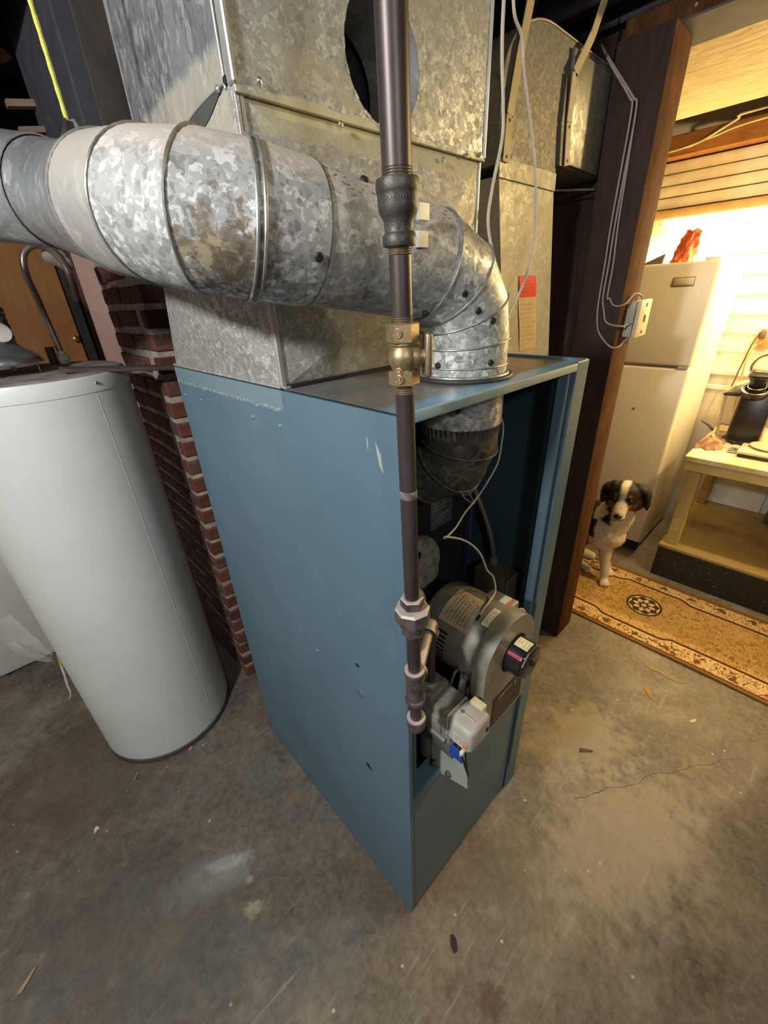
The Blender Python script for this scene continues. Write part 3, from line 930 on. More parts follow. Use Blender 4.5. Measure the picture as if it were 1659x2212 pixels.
bead(PV[6], tg[6], R + 0.0002, 0.0012, plain('dark_lap', (0.08, 0.08, 0.08), 0.5, 0.4), flu, 'lap_edge')
bead(V((0.262, 0.104, 1.462)), (0, 0, 1), R, 0.0016, bead_m, flu)
bead(V((0.262, 0.104, 1.446)), (0, 0, 1), R + 0.001, 0.004, bead_m, flu, 'base_collar')
# lower half inside the cabinet: crimped collar and smoked elbow
PI_ = [V(p) for p in ((0.262, 0.104, 1.366), (0.262, 0.104, 1.318), (0.262, 0.122, 1.276), (0.258, 0.172, 1.248), (0.25, 0.243, 1.245))]
mbx = MB().sweep(PI_, R - 0.003, 40, caps=False)
mbx.build('smoked_elbow', flue_dark, flu, 40)
for k in (1, 2, 3):
    d = ((PI_[k + 1] - PI_[k]).normalized() + (PI_[k] - PI_[k - 1]).normalized())
    bead(PI_[k], d, R - 0.002, 0.0024, flue_dark, flu)
cr = MB()
n = 96
ra = [cr.bm.verts.new((0.262 + (R - 0.002 + (0.002 if q % 2 else -0.002)) * math.cos(2 * PI * q / n), 0.104 + (R - 0.002 + (0.002 if q % 2 else -0.002)) * math.sin(2 * PI * q / n), 1.362)) for q in range(n)]
rb = [cr.bm.verts.new((0.262 + (R - 0.0025) * math.cos(2 * PI * q / n), 0.104 + (R - 0.0025) * math.sin(2 * PI * q / n), 1.340)) for q in range(n)]
for q in range(n):
    cr.bm.faces.new([ra[q], ra[(q + 1) % n], rb[(q + 1) % n], rb[q]])
cr.build('crimped_collar', flue_dark, flu, 0)


def on_pipe(p, d_axis_pt, r):
    """push p out to the pipe skin around the axis point"""
    v = V(p) - V(d_axis_pt)
    return V(d_axis_pt) + v.normalized() * r, v.normalized()


blackscrew = plain('black_screw_head', (0.03, 0.03, 0.03), 0.5, 0.3)
for p, ax in (((-0.042, 0.081, 1.612), (-0.028, 0.149, 1.640)), ((0.182, 0.050, 1.571), (0.197, 0.114, 1.600)), ((0.146, 0.091, 1.558), (0.170, 0.117, 1.607)), ((0.209, 0.041, 1.546), (0.239, 0.107, 1.566)),
              ((0.236, 0.033, 1.531), (0.258, 0.104, 1.531)), ((0.239, 0.032, 1.470), (0.262, 0.104, 1.470)), ((0.199, 0.063, 1.396), (0.262, 0.104, 1.396)), ((0.045, 0.09, 1.70), (0.045, 0.138, 1.629)), ((0.187, 0.098, 1.467), (0.262, 0.104, 1.467))):
    q, nn = on_pipe(p, ax, R)
    MB().lathe([(0.0052, -0.001), (0.0052, 0.0015), (0.004, 0.0028), (0.0, 0.003)], q, nn, 14).build('screw', blackscrew, flu)
# two bright bent tabs of the draft regulator clip behind the gas pipe
tabm = plain('bright_tab', (0.62, 0.64, 0.66), 0.35, 0.7)
for cx_, cz_ in ((0.090, 1.650), (0.088, 1.622)):
    MB().box((cx_, 0.050, cz_), (cx_ + 0.018, 0.056, cz_ + 0.018), 0.0005, 1).build('clip_tab', tabm, flu)

# ------------------------------------------------------------------ gas pipe with its fittings
iron = plain('black_iron_pipe', (0.060, 0.046, 0.042), 0.42, 0.55, color2=(0.095, 0.078, 0.072), scale=26, stretch=(1, 1, 0.15))
iron_cast = plain('cast_iron_fitting', (0.055, 0.047, 0.043), 0.5, 0.5, color2=(0.09, 0.08, 0.072), scale=40, bump=0.2)
iron_dusty = NT('dusty_fitting')
_co = iron_dusty.coord()
_nz = iron_dusty.sep(iron_dusty.n('NewGeometry').outputs['Normal'])[2]
_g = iron_dusty.sstep(iron_dusty.math('ADD', _nz, iron_dusty.math('MULTIPLY', iron_dusty.math('SUBTRACT', iron_dusty.noise(_co, 90, 4), 0.5), 0.8)), 0.25, 0.75)
iron_dusty.out(iron_dusty.mix(_g, iron_dusty.mix(iron_dusty.rng(iron_dusty.noise(_co, 50, 4), 0.4, 0.6), (0.06, 0.05, 0.045), (0.12, 0.10, 0.09)), (0.52, 0.44, 0.40)), 0.6, 0.25)
iron_dusty = iron_dusty.m
thread_m = plain('threads_with_dope', (0.26, 0.19, 0.10), 0.45, 0.5, color2=(0.12, 0.09, 0.06), scale=60)
gas = empty('gas_pipe', (-0.0073, -0.03, 0.86), 'vertical black iron gas pipe with fittings standing before the blue cabinet', 'pipe')
GA, GB = V((-0.044, -0.03, 2.22)), V((-0.0075, -0.03, 0.86))
def gp(z):
    k = (z - GB.z) / (GA.z - GB.z)
    return GB + (GA - GB) * k
GD = (GA - GB).normalized()
MB().cyl(gp(1.652), GA, 0.01335, 32).build('upper_pipe', iron, gas)
MB().cyl(gp(1.545), gp(1.618), 0.01065, 32).build('middle_pipe', iron, gas)
MB().cyl(gp(1.180), gp(1.490), 0.01065, 32).build('lower_pipe', iron, gas)
def threads(za, zb, r, nm='thread'):
    n_ = max(3, int(abs(zb - za) / 0.0019))
    pr = []
    for i in range(n_):
        pr += [(r - 0.0007, i / n_), (r + 0.0003, (i + 0.5) / n_)]
    L = (gp(zb) - gp(za)).length
    MB().lathe([(a, b * L) for a, b in pr], gp(za), gp(zb) - gp(za), 28).build(nm, thread_m, gas, 80)
threads(1.655, 1.670, 0.0137)
threads(1.604, 1.618, 0.0111)
threads(1.543, 1.553, 0.0111)
threads(1.474, 1.485, 0.0111)
cp = MB().lathe([(0.0125, 0.0), (0.0152, 0.0006), (0.0158, 0.003), (0.0158, 0.0085), (0.0142, 0.0105), (0.0136, 0.012), (0.0138, 0.020), (0.0160, 0.0235), (0.0182, 0.0275), (0.0186, 0.032), (0.0185, 0.0395), (0.0192, 0.041),
                 (0.0196, 0.0425), (0.0196, 0.0490), (0.0188, 0.0508), (0.014, 0.051)], gp(1.611), GD, 48).build('reducing_coupling', iron_cast, gas, 50)
tocam = V((-0.71, -0.70, 0)).normalized()
side = V((0.70, -0.71, 0)).normalized()
cast_txt = plain('raised_cast_letters', (0.11, 0.10, 0.09), 0.45, 0.5)
# cast letters sit upside down on the coupling
text('cast_lettering', 'THAILAND', 0.0060, frame(gp(1.6475) + tocam * 0.0186, -side, (0, 0, -1)), cast_txt, cp, 0.0004, 0.0186)
text('cast_lettering', 'US', 0.0068, frame(gp(1.6265) + tocam * 0.0139, -side, (0, 0, -1)), cast_txt, cp, 0.0004, 0.0139)

brass = plain('tarnished_brass', (0.46, 0.35, 0.19), 0.46, 0.8, color2=(0.33, 0.25, 0.14), scale=30, bump=0.1)
bv = MB()
def hexprism(mb, c, ax, r, L, ch=0.0015, n=6, rot=0.0):
    ax = V(ax).normalized()
    ref = V((0, 1, 0)) if abs(ax.y) < 0.9 else V((1, 0, 0))
    nx = ax.cross(ref).normalized(); ny = ax.cross(nx)
    rings = []
    for rr, h in ((r - ch, 0), (r, ch), (r, L - ch), (r - ch, L)):
        rings.append([mb.bm.verts.new(V(c) + ax * h + (nx * math.cos(2 * PI * k / n + rot) + ny * math.sin(2 * PI * k / n + rot)) * rr) for k in range(n)])
    for A, B in zip(rings, rings[1:]):
        for k in range(n):
            mb.bm.faces.new([A[k], A[(k + 1) % n], B[(k + 1) % n], B[k]])
    mb.bm.faces.new(rings[0][::-1]); mb.bm.faces.new(rings[-1])
hexprism(bv, gp(1.527), GD, 0.0172, 0.0185, 0.0012, 6, 0.25)
hexprism(bv, gp(1.484), GD, 0.0168, 0.0150, 0.0012, 6, 0.25)
bv.lathe([(0.0128, 0), (0.0122, 0.004), (0.0150, 0.010), (0.0162, 0.016), (0.0150, 0.022), (0.0120, 0.027), (0.0136, 0.029), (0.0136, 0.032)], gp(1.496), GD, 32)
stem_c = gp(1.512)
bdir = V((0.80, -0.60, 0)).normalized()
bv.lathe([(0.0150, 0.0), (0.0135, 0.008), (0.0135, 0.013), (0.0125, 0.0155), (0.0095, 0.0165), (0.0088, 0.022)], stem_c, bdir, 32)
bvo = bv.build('ball_valve', brass, gas, 30)
hd = MB()
hy = V((0, 0, 1)).cross(bdir).normalized()
Mh = frame(stem_c + bdir * 0.0255, bdir, hy)
hd.box((-0.004, -0.0115, -0.021), (0.004, 0.0115, 0.024), 0.0035, 3, Mh)
hd.box((-0.0055, -0.006, -0.008), (0.001, 0.006, 0.008), 0.002, 2, Mh)
hd.build('valve_handle', plain('dull_bronze_handle', (0.34, 0.26, 0.17), 0.45, 0.8, color2=(0.26, 0.20, 0.14), scale=30), bvo)
for z_, nm in ((1.5365, 0.0044), (1.5105, 0.0034), (1.4995, 0.0034), (1.4915, 0.0044)):
    rr = 0.0158 if z_ > 1.53 or z_ < 1.495 else 0.0150
    d2 = V((-0.92, -0.40, 0)).normalized()
    MB().sweep(ring_pts(gp(z_) + d2 * rr, d2, nm, 20), 0.0006, 6, closed=True).build('cast_ring', brass, bvo)
    MB().box((-0.0016, -0.0022, 0), (0.0016, 0.0022, 0.0006), 0.0004, 1, frame(gp(z_) + d2 * rr, d2.cross(V((0, 0, 1))), (0, 0, 1))).build('cast_mark', brass, bvo)
# scraped ring where an old union sat
MB().lathe([(0.0107, 0), (0.0112, 0.001), (0.0112, 0.010), (0.0107, 0.011)], gp(1.345), GD, 28).build('tape_ring', plain('chalky_ring', (0.22, 0.19, 0.17), 0.7, color2=(0.06, 0.05, 0.05), scale=70), gas)
# union, tee, drip leg, cap
un = MB()
hexprism(un, gp(1.166), GD, 0.0175, 0.016, 0.0015, 6, 0.3)
hexprism(un, gp(1.138), GD, 0.0265, 0.026, 0.003, 8, 0.1)
un.lathe([(0.0185, 0), (0.0185, 0.006), (0.017, 0.010)], gp(1.126), GD, 24)
hexprism(un, gp(1.112), GD, 0.0180, 0.016, 0.0015, 6, 0.5)
un.build('union', iron_dusty, gas, 30)
MB().ball(gp(1.135) + V((0.034, 0.032, 0.0)), (0.022, 0.022, 0.026), 3).build('union_tail', plain('brown_cast_iron', (0.085, 0.068, 0.055), 0.65, 0.3, color2=(0.12, 0.10, 0.08), scale=50), gas)
MB().cyl(gp(1.025), gp(1.118), 0.01065, 28).build('pipe_nipple', iron, gas)
te = MB().lathe([(0.0135, 0), (0.0172, 0.0008), (0.0178, 0.003), (0.0178, 0.007), (0.0158, 0.0095), (0.0152, 0.012), (0.0152, 0.064), (0.0158, 0.066), (0.0178, 0.069), (0.0178, 0.074), (0.0168, 0.0765), (0.0125, 0.077)], gp(0.953), GD, 36)
br = V((0.87, 0.49, 0)).normalized()
te.lathe([(0.0145, 0.006), (0.0145, 0.017), (0.0172, 0.019), (0.0172, 0.026), (0.0165, 0.028), (0.012, 0.0282)], gp(0.998), br, 28)
te.build('tee', iron_dusty, gas, 40)
MB().cyl(gp(0.90), gp(0.958), 0.01065, 28).build('pipe_nipple', iron, gas)
MB().lathe([(0.0, -0.030), (0.008, -0.0285), (0.0148, -0.022), (0.0162, -0.015), (0.0162, -0.004), (0.0176, -0.003), (0.0176, 0.004), (0.0165, 0.0058), (0.012, 0.006)], gp(0.902), GD, 32).build('pipe_cap', iron_dusty, gas, 40)
ELB = V((0.107, 0.038, 0.998))
MB().cyl(gp(0.998) + br * 0.02, ELB - br * 0.012, 0.0105, 24).build('branch_nipple', iron_dusty, gas)
el = MB().sweep(smooth_path([ELB - br * 0.022, ELB - br * 0.006 + V((0, 0, 0.001)), ELB + br * 0.004 - V((0, 0, 0.006)), ELB + br * 0.005 - V((0, 0, 0.022))], 5), 0.0150, 22)
el.lathe([(0.0168, 0), (0.0168, 0.007)], ELB - br * 0.026, br, 22)
el.lathe([(0.0168, 0), (0.0168, 0.007)], ELB + br * 0.005 - V((0, 0, 0.026)), (0, 0, 1), 22)
el.build('pipe_elbow', iron_dusty, gas, 50)
MB().cyl((0.111, 0.040, 0.835), (0.111, 0.040, 0.975), 0.0105, 24).build('drop_nipple', iron, gas)

# ------------------------------------------------------------------ power gas burner
hammer = plain('grey_hammer_paint', (0.32, 0.305, 0.25), 0.36, 0.3, color2=(0.26, 0.245, 0.20), scale=30, bump=0.08, bscale=260)
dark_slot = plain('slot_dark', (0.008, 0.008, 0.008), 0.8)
bur = empty('gas_burner', (0.265, 0.0, 0.66), 'grey power gas burner with a barrel housing bolted in the open furnace front', 'burner')
BX, BZ, BR = 0.265, 0.868, 0.098
MB().lathe([(BR - 0.012, 0.0), (BR - 0.004, 0.004), (BR - 0.003, 0.012), (BR - 0.003, 0.150), (BR - 0.010, 0.160), (0.05, 0.162)], (BX, -0.030, BZ), (0, 1, 0), 64).build('barrel', hammer, bur, 40)
arch = [(BX - BR, 0.655), (BX + BR, 0.655)] + [(BX + BR * math.cos(PI * k / 28), BZ + BR * math.sin(PI * k / 28)) for k in range(29)]
MB().prism([(x, -0.058, z) for x, z in arch], (0, 0.036, 0), 0.007, 3).build('face_housing', hammer, bur, 30)
MB().cyl((BX, 0.10, BZ - 0.02), (BX, 0.245, BZ - 0.04), 0.055, 32).build('air_tube', plain('dark_air_tube', (0.06, 0.055, 0.05), 0.6, 0.4), bur)
MB().box((0.18, 0.0, 0.575), (0.35, 0.05, 0.665), 0.006, 2).build('mounting_foot', plain('dark_foot', (0.05, 0.05, 0.045), 0.7), bur)  # mounting foot in a dark grey
# round shadow gap, motor, end plate, label and pink stripe
MX, MZ = 0.277, 0.868
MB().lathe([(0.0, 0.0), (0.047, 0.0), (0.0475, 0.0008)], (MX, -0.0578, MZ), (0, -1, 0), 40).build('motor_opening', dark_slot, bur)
blackm = plain('black_motor_shell', (0.012, 0.012, 0.012), 0.28, 0.1, color2=(0.03, 0.028, 0.026), scale=30)
mo = MB().lathe([(0.036, 0.0), (0.041, 0.001), (0.0415, 0.034), (0.039, 0.036)], (MX, -0.058, MZ), (0, -1, 0), 40)
mo.build('motor', blackm, bur, 40)
mop = bpy.data.objects['motor']
mb = MB()
mb.prism([(MX + 0.040 * math.cos(a) * (1.05 if k % 2 else 1.0), -0.094, MZ + 0.040 * math.sin(a)) for k, a in enumerate([PI / 8 + PI / 4 * q for q in range(8)])], (0, -0.006, 0), 0.0015, 2)
mb.build('end_plate', plain('brown_black_plate', (0.05, 0.038, 0.03), 0.3, 0.3), mop)
MB().lathe([(0.007, 0), (0.007, 0.003), (0.004, 0.006), (0.0, 0.0065)], (MX + 0.004, -0.1, MZ - 0.004), (0, -1, 0), 16).build('shaft_cap', dark_slot, mop)
for a in (0.8, 2.3, 3.9, 5.5):
    MB().ball((MX + 0.036 * math.cos(a), -0.0945, MZ + 0.036 * math.sin(a)), 0.0035, 2).build('bolt', plain('bright_bolt', (0.4, 0.39, 0.38), 0.25, 0.8), mop)
def on_motor(a0, a1, y0, y1, r=0.0422):
    return lambda u, v: (MX + r * math.cos(a0 + (a1 - a0) * u), y0 + (y1 - y0) * v, MZ + r * math.sin(a0 + (a1 - a0) * u))
MB().grid(on_motor(1.25, 1.95, -0.063, -0.094), 6, 2).build('motor_label', printed('cream_motor_label', (0.72, 0.64, 0.42), (0.45, 0.40, 0.26), 4, None, 0.6, 0.1), mop, 60)
MB().grid(on_motor(2.36, 2.52, -0.060, -0.093, 0.0424), 3, 2).build('pink_wires', plain('pink_wire', (0.62, 0.06, 0.15), 0.4), mop, 60)
MB().sweep([(MX + 0.043 * math.cos(2.45), -0.061, MZ + 0.043 * math.sin(2.45)), (MX + 0.043 * math.cos(2.45), -0.088, MZ + 0.043 * math.sin(2.45))], 0.0018, 8).build('pink_wires', plain('pink_wire', (0.62, 0.06, 0.15)), mop)
# name plate on the lower face
MB().grid(lambda u, v: (0.212 + 0.128 * u, -0.0588, 0.672 + 0.098 * v), 1, 1).build('name_plate', printed('black_name_plate', (0.028, 0.024, 0.020), (0.22, 0.18, 0.12), 7, None, 0.75, 0.06, 0.45, 22, 0.55, 0.3), bur, 0)
MB().grid(lambda u, v: (0.300 + 0.010 * u, -0.0594, 0.742 + 0.020 * v), 1, 1).build('plate_label', printed('small_pale_label', (0.40, 0.34, 0.23), (0.05, 0.04, 0.03), 3, None, 0.8, 0.1), bur, 0)
MB().grid(lambda u, v: (0.232 + 0.062 * u, -0.0592, 0.752 + 0.012 * v), 1, 1).build('plate_label', printed('plate_strip', (0.16, 0.14, 0.11), (0.4, 0.36, 0.28), 2, None, 0.8, 0.1), bur, 0)
def on_barrel(a0, a1, y0, y1, r=BR - 0.0022):
    return lambda u, v: (BX + r * math.cos(a0 + (a1 - a0) * u), y0 + (y1 - y0) * v, BZ + r * math.sin(a0 + (a1 - a0) * u))
MB().grid(on_barrel(2.42, 1.45, 0.012, 0.088), 12, 3).build('paper_label', printed('brown_instruction_label', (0.52, 0.42, 0.27), (0.20, 0.14, 0.08), 9, None, 0.75, 0.09, 0.7, 20, 0.8), bur, 60)
MB().grid(on_barrel(2.05, 1.50, -0.022, -0.004, BR - 0.0015), 8, 2).build('white_label', printed('white_barrel_label', (0.85, 0.80, 0.64), (0.22, 0.18, 0.12), 5, None, 0.8, 0.1), bur, 60)
MB().grid(on_barrel(2.02, 1.88, 0.012, 0.006, BR - 0.0018), 4, 2).build('wire_hole', dark_slot, bur, 60)
for k in range(7):                 # louvre slots low on the barrel
    a = 2.62 + k * 0.115
    MB().grid(on_barrel(a, a + 0.055, 0.052, 0.098, BR - 0.0022), 2, 2).build('vent_slot', dark_slot, bur, 60)
# ignition lead, spark tube and fittings low on the barrel side
el = MB().sweep(smooth_path([(0.186, -0.006, 0.835), (0.168, -0.008, 0.838), (0.156, -0.012, 0.825), (0.152, -0.014, 0.79), (0.152, -0.014, 0.74)], 5), 0.0075, 14)
el.ball((0.170, -0.008, 0.840), 0.011, 2)
el.build('ignition_lead', plain('grey_boot', (0.13, 0.125, 0.105), 0.55, 0.1), bur)
MB().sweep(smooth_path([(0.172, 0.010, 0.85), (0.158, 0.010, 0.848), (0.150, 0.012, 0.825), (0.140, 0.016, 0.80)], 5), 0.0035, 10).build('sensor_tube', plain('dull_tube', (0.16, 0.15, 0.13), 0.4, 0.6), bur)
MB().sweep(smooth_path([(0.178, -0.016, 0.815), (0.165, -0.020, 0.812), (0.160, -0.021, 0.795)], 4), 0.0035, 10).build('sensor_tube', plain('dull_tube', (0.16, 0.15, 0.13)), bur)
# transformer box on the far side of the barrel with a warning label
tr = MB().hexa([(0.270, -0.021, 0.87), (0.350, -0.021, 0.87), (0.350, 0.048, 0.87), (0.270, 0.048, 0.87), (0.270, -0.021, 0.950), (0.350, -0.021, 0.945), (0.350, 0.048, 0.945), (0.270, 0.048, 0.950)], 0.004, 2)
tro = tr.build('transformer', plain('grey_transformer', (0.25, 0.245, 0.205), 0.45, 0.3, color2=(0.19, 0.185, 0.15), scale=12), bur)
MB().grid(lambda u, v: (0.345 - 0.030 * u, 0.012 - 0.024 * v, 0.9465 + 0.0018 * u), 1, 1).build('warning_label', printed('orange_headed_label', (0.72, 0.70, 0.60), (0.3, 0.28, 0.24), 6, (0.3, (0.62, 0.13, 0.03)), 0.8, 0.08), tro, 0)
MB().sweep(smooth_path([(0.349, -0.015, 0.915), (0.360, -0.026, 0.918), (0.361, -0.036, 0.900), (0.352, -0.044, 0.882), (0.340, -0.046, 0.875)], 6), 0.0028, 10).build('cable', plain('cream_lead', (0.66, 0.55, 0.34), 0.5), bur)

# ------------------------------------------------------------------ combination gas valve below the elbow
alu = plain('dusty_cast_aluminium', (0.36, 0.335, 0.28), 0.5, 0.35, color2=(0.25, 0.225, 0.18), scale=26, bump=0.2)
gv = empty('gas_valve', (0.112, 0.0, 0.62), 'cast aluminium gas valve with a pale cover, hung on the iron pipe beside the burner', 'valve')
b = MB()
b.box((0.080, -0.042, 0.738), (0.146, 0.052, 0.822), 0.006, 2)
b.box((0.083, 0.012, 0.818), (0.143, 0.068, 0.834), 0.004, 2)
b.box((0.074, -0.020, 0.745), (0.082, 0.045, 0.800), 0.003, 2)
b.lathe([(0.019, 0), (0.019, 0.006), (0.016, 0.010)], (0.111, 0.040, 0.833), (0, 0, 1), 24)
for q in ((0.090, 0.022, 0.834), (0.136, 0.022, 0.834), (0.090, 0.06, 0.834), (0.136, 0.06, 0.834)):
    b.lathe([(0.005, 0), (0.005, 0.003), (0.0, 0.004)], q, (0, 0, 1), 10)
b.build('body', alu, gv, 30)
cv = MB().box((0.076, -0.094, 0.762), (0.146, -0.034, 0.826), 0.011, 4)
cv.box((0.079, -0.036, 0.766), (0.143, -0.030, 0.826), 0.002, 1)
cvo = cv.build('cover', plain('pale_grey_cover', (0.50, 0.49, 0.45), 0.45, color2=(0.36, 0.35, 0.31), scale=12), gv)
MB().box((0.105, -0.080, 0.8255), (0.108, -0.036, 0.8272), 0.001, 1).lathe([(0.0042, 0), (0.004, 0.003), (0.0, 0.0036)], (0.1065, -0.050, 0.826), (0, 0, 1), 10).build('screw', screw_m, cvo)
MB().box((0.134, -0.078, 0.808), (0.152, -0.046, 0.832), 0.003, 2).build('terminal_block', plain('cream_terminal', (0.72, 0.66, 0.42), 0.5), gv)
MB().grid(lambda u, v: (0.0755, -0.052 - 0.034 * u, 0.772 + 0.030 * v), 1, 1).build('valve_label', printed('barred_label', (0.74, 0.70, 0.60), (0.08, 0.07, 0.06), 9, None, 0.9, 0.08, 0.5, 40), cvo, 0)
MB().grid(lambda u, v: (0.0752, -0.0775 - 0.009 * u, 0.774 + 0.026 * v), 1, 1).build('orange_label', plain('orange_spot', (0.65, 0.17, 0.03), 0.5, color2=(0.75, 0.45, 0.25), scale=90), cvo, 0)
MB().box((0.128, -0.0950, 0.785), (0.136, -0.0935, 0.797), 0.001, 1).build('cover_slot', dark_slot, cvo)
rg_ = MB().box((0.078, -0.052, 0.700), (0.140, 0.020, 0.742), 0.004, 2).box((0.074, -0.015, 0.733), (0.078, 0.012, 0.746), 0.002, 1)
rg_.build('regulator', plain('grey_regulator', (0.17, 0.175, 0.165), 0.45, 0.4, color2=(0.13, 0.13, 0.12), scale=20), gv)
MB().sweep([(0.077, 0.010, 0.747), (0.077, -0.034, 0.747)], 0.0075, 12).build('lever', plain('grey_lever', (0.24, 0.23, 0.21), 0.4, 0.4), gv)
MB().box((0.0745, -0.078, 0.722), (0.0765, -0.046, 0.756), 0.0006, 1).build('blue_tag', plain('blue_plastic_tag', (0.02, 0.07, 0.42), 0.4), gv)
MB().sweep(smooth_path([(0.078, -0.07, 0.765), (0.070, -0.079, 0.76), (0.069, -0.088, 0.74), (0.072, -0.095, 0.715), (0.078, -0.092, 0.70), (0.082, -0.084, 0.72), (0.082, -0.080, 0.75)], 6), 0.0024, 10).build('wire_loop', plain('black_wire', (0.015, 0.015, 0.015), 0.4), gv)
MB().box((0.068, -0.082, 0.752), (0.078, -0.074, 0.768), 0.002, 2).build('wire_clip', plain('white_clip', (0.72, 0.70, 0.66), 0.5), gv)
# bracket sheet and bolts under the valve
MB().prism([(0.112, -0.062, 0.722), (0.112, 0.034, 0.722), (0.112, 0.030, 0.545), (0.112, 0.0, 0.545), (0.112, -0.074, 0.578)], (0.0018, 0, 0)).build('bracket', plain('pale_green_sheet', (0.40, 0.47, 0.40), 0.5, 0.1, color2=(0.33, 0.40, 0.35), scale=8), gv, 0)
MB().cyl((0.112, 0.050, 0.74), (0.116, 0.050, 0.575), 0.017, 24).build('support_pipe', plain('dull_grey_pipe', (0.13, 0.12, 0.10), 0.55, 0.3), gv)
for y, z in ((0.018, 0.572), (-0.022, 0.575)):
    m_ = MB(); hexprism(m_, (0.112, y, z), (-1, 0, 0), 0.008, 0.008, 0.001); m_.lathe([(0.0045, 0), (0.0045, 0.013), (0.003, 0.014)], (0.112, y, z), (-1, 0, 0), 12)
    m_.build('bolt', plain('greasy_bolt', (0.17, 0.13, 0.08), 0.5, 0.5), gv)

# ------------------------------------------------------------------ thermostat cable, hanging cables
cream_wire = plain('cream_cable', (0.55, 0.50, 0.42), 0.5, color2=(0.48, 0.43, 0.35), scale=40)
tan_wire = plain('tan_cable', (0.40, 0.33, 0.25), 0.5, color2=(0.33, 0.27, 0.2), scale=40)
def cable(name, pts, r, mat, label, cat='cable', group=None, k=8, n=8):
    return tag(MB().sweep(smooth_path(pts, k), r, n).build(name, mat, None, 60), label, cat, group)
cable('thermostat_cable', [(0.349, 0.10, 1.425), (0.352, 0.09, 1.40), (0.364, 0.085, 1.357), (0.385, 0.085, 1.324), (0.385, 0.085, 1.284), (0.377, 0.085, 1.245), (0.343, 0.085, 1.212), (0.307, 0.085, 1.187), (0.268, 0.085, 1.168), (0.231, 0.08, 1.150), (0.190, 0.072, 1.148),
      (0.186, 0.07, 1.1525), (0.229, 0.065, 1.13), (0.267, 0.06, 1.099), (0.296, 0.055, 1.061), (0.316, 0.05, 1.015), (0.338, 0.045, 0.985), (0.318, 0.025, 0.968), (0.276, 0.012, 0.972), (0.250, 0.010, 0.968), (0.236, 0.009, 0.955)], 0.0022, cream_wire, 'cream low-voltage cable dangling inside the furnace front to the burner')
cable('coiled_wire', [(0.285, 0.12, 1.245), (0.282, 0.11, 1.215), (0.297, 0.11, 1.185), (0.338, 0.11, 1.154), (0.317, 0.112, 1.187), (0.298, 0.115, 1.215), (0.303, 0.115, 1.232), (0.289, 0.115, 1.20), (0.330, 0.12, 1.178), (0.372, 0.12, 1.195), (0.389, 0.12, 1.228), (0.375, 0.13, 1.258), (0.345, 0.14, 1.262)], 0.0015, tan_wire, 'thin tan wire in loose loops below the smoked flue elbow')
cable('hanging_cable', [(0.560, 0.27, 2.20), (0.560, 0.27, 2.034), (0.566, 0.27, 1.965), (0.581, 0.27, 1.899), (0.586, 0.27, 1.847), (0.562, 0.27, 1.761), (0.535, 0.255, 1.694), (0.50, 0.20, 1.60)], 0.0035, cream_wire, 'pale cable hanging beside the plenum edge down behind the flue pipe')
cable('hanging_cable', [(0.575, 0.27, 2.20), (0.590, 0.27, 2.043), (0.629, 0.27, 2.004), (0.650, 0.27, 1.955), (0.70, 0.27, 1.872), (0.74, 0.27, 1.788), (0.764, 0.27, 1.679), (0.738, 0.27, 1.599), (0.668, 0.27, 1.506), (0.50, 0.20, 1.455), (0.36, 0.115, 1.445)], 0.0032, cream_wire, 'pale cable swinging past the red tag down to the flue base')

# ------------------------------------------------------------------ return-air duct beside the furnace
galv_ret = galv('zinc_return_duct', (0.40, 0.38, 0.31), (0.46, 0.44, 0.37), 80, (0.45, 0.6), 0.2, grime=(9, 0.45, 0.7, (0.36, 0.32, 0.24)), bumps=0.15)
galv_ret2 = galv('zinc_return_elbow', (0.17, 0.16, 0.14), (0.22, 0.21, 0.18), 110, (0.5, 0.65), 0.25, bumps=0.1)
ret = empty('return_duct', (0.9, 0.47, 0.0), 'tall galvanized return duct with a rounded elbow, standing between furnace and dark post', 'duct')
Yd = 0.362
MB().hexa([(0.935, Yd, 0.95), (1.195, Yd, 0.95), (1.195, 0.56, 0.95), (0.935, 0.56, 0.95), (0.817, Yd, 1.38), (1.108, Yd, 1.38), (1.108, 0.56, 1.38), (0.817, 0.56, 1.38)]).build('duct_length', galv_ret, ret, 0)
MB().hexa([(0.817, Yd, 1.38), (1.108, Yd, 1.38), (1.108, 0.56, 1.38), (0.817, 0.56, 1.38), (0.724, Yd, 1.82), (1.004, Yd, 1.82), (1.004, 0.56, 1.82), (0.724, 0.56, 1.82)]).build('duct_length', galv_ret, ret, 0)
MB().box((0.935, Yd + 0.002, 0.0), (1.195, 0.56, 0.95)).build('duct_boot', galv_ret, ret, 0)
MB().hexa([(0.717, Yd - 0.005, 1.815), (1.003, Yd - 0.005, 1.815), (1.003, Yd, 1.815), (0.717, Yd, 1.815), (0.714, Yd - 0.005, 1.855), (1.000, Yd - 0.005, 1.855), (1.000, Yd, 1.855), (0.714, Yd, 1.855)], 0.001, 1).build('slip_joint', galv_ret, ret)
heel = [(0.712, Yd, 1.84), (0.712, Yd, 1.99)]
for k in range(1, 13):
    a = PI / 2 * k / 12
    heel.append((0.712 + 0.20 * (1 - math.cos(a)), Yd, 1.99 + 0.132 * math.sin(a)))
heel += [(1.30, Yd, 2.122), (1.30, Yd, 1.876), (1.003, Yd, 1.876), (1.001, Yd, 1.84)]
MB().prism(heel, (0, 0.20, 0)).build('elbow', galv_ret2, ret, 30)
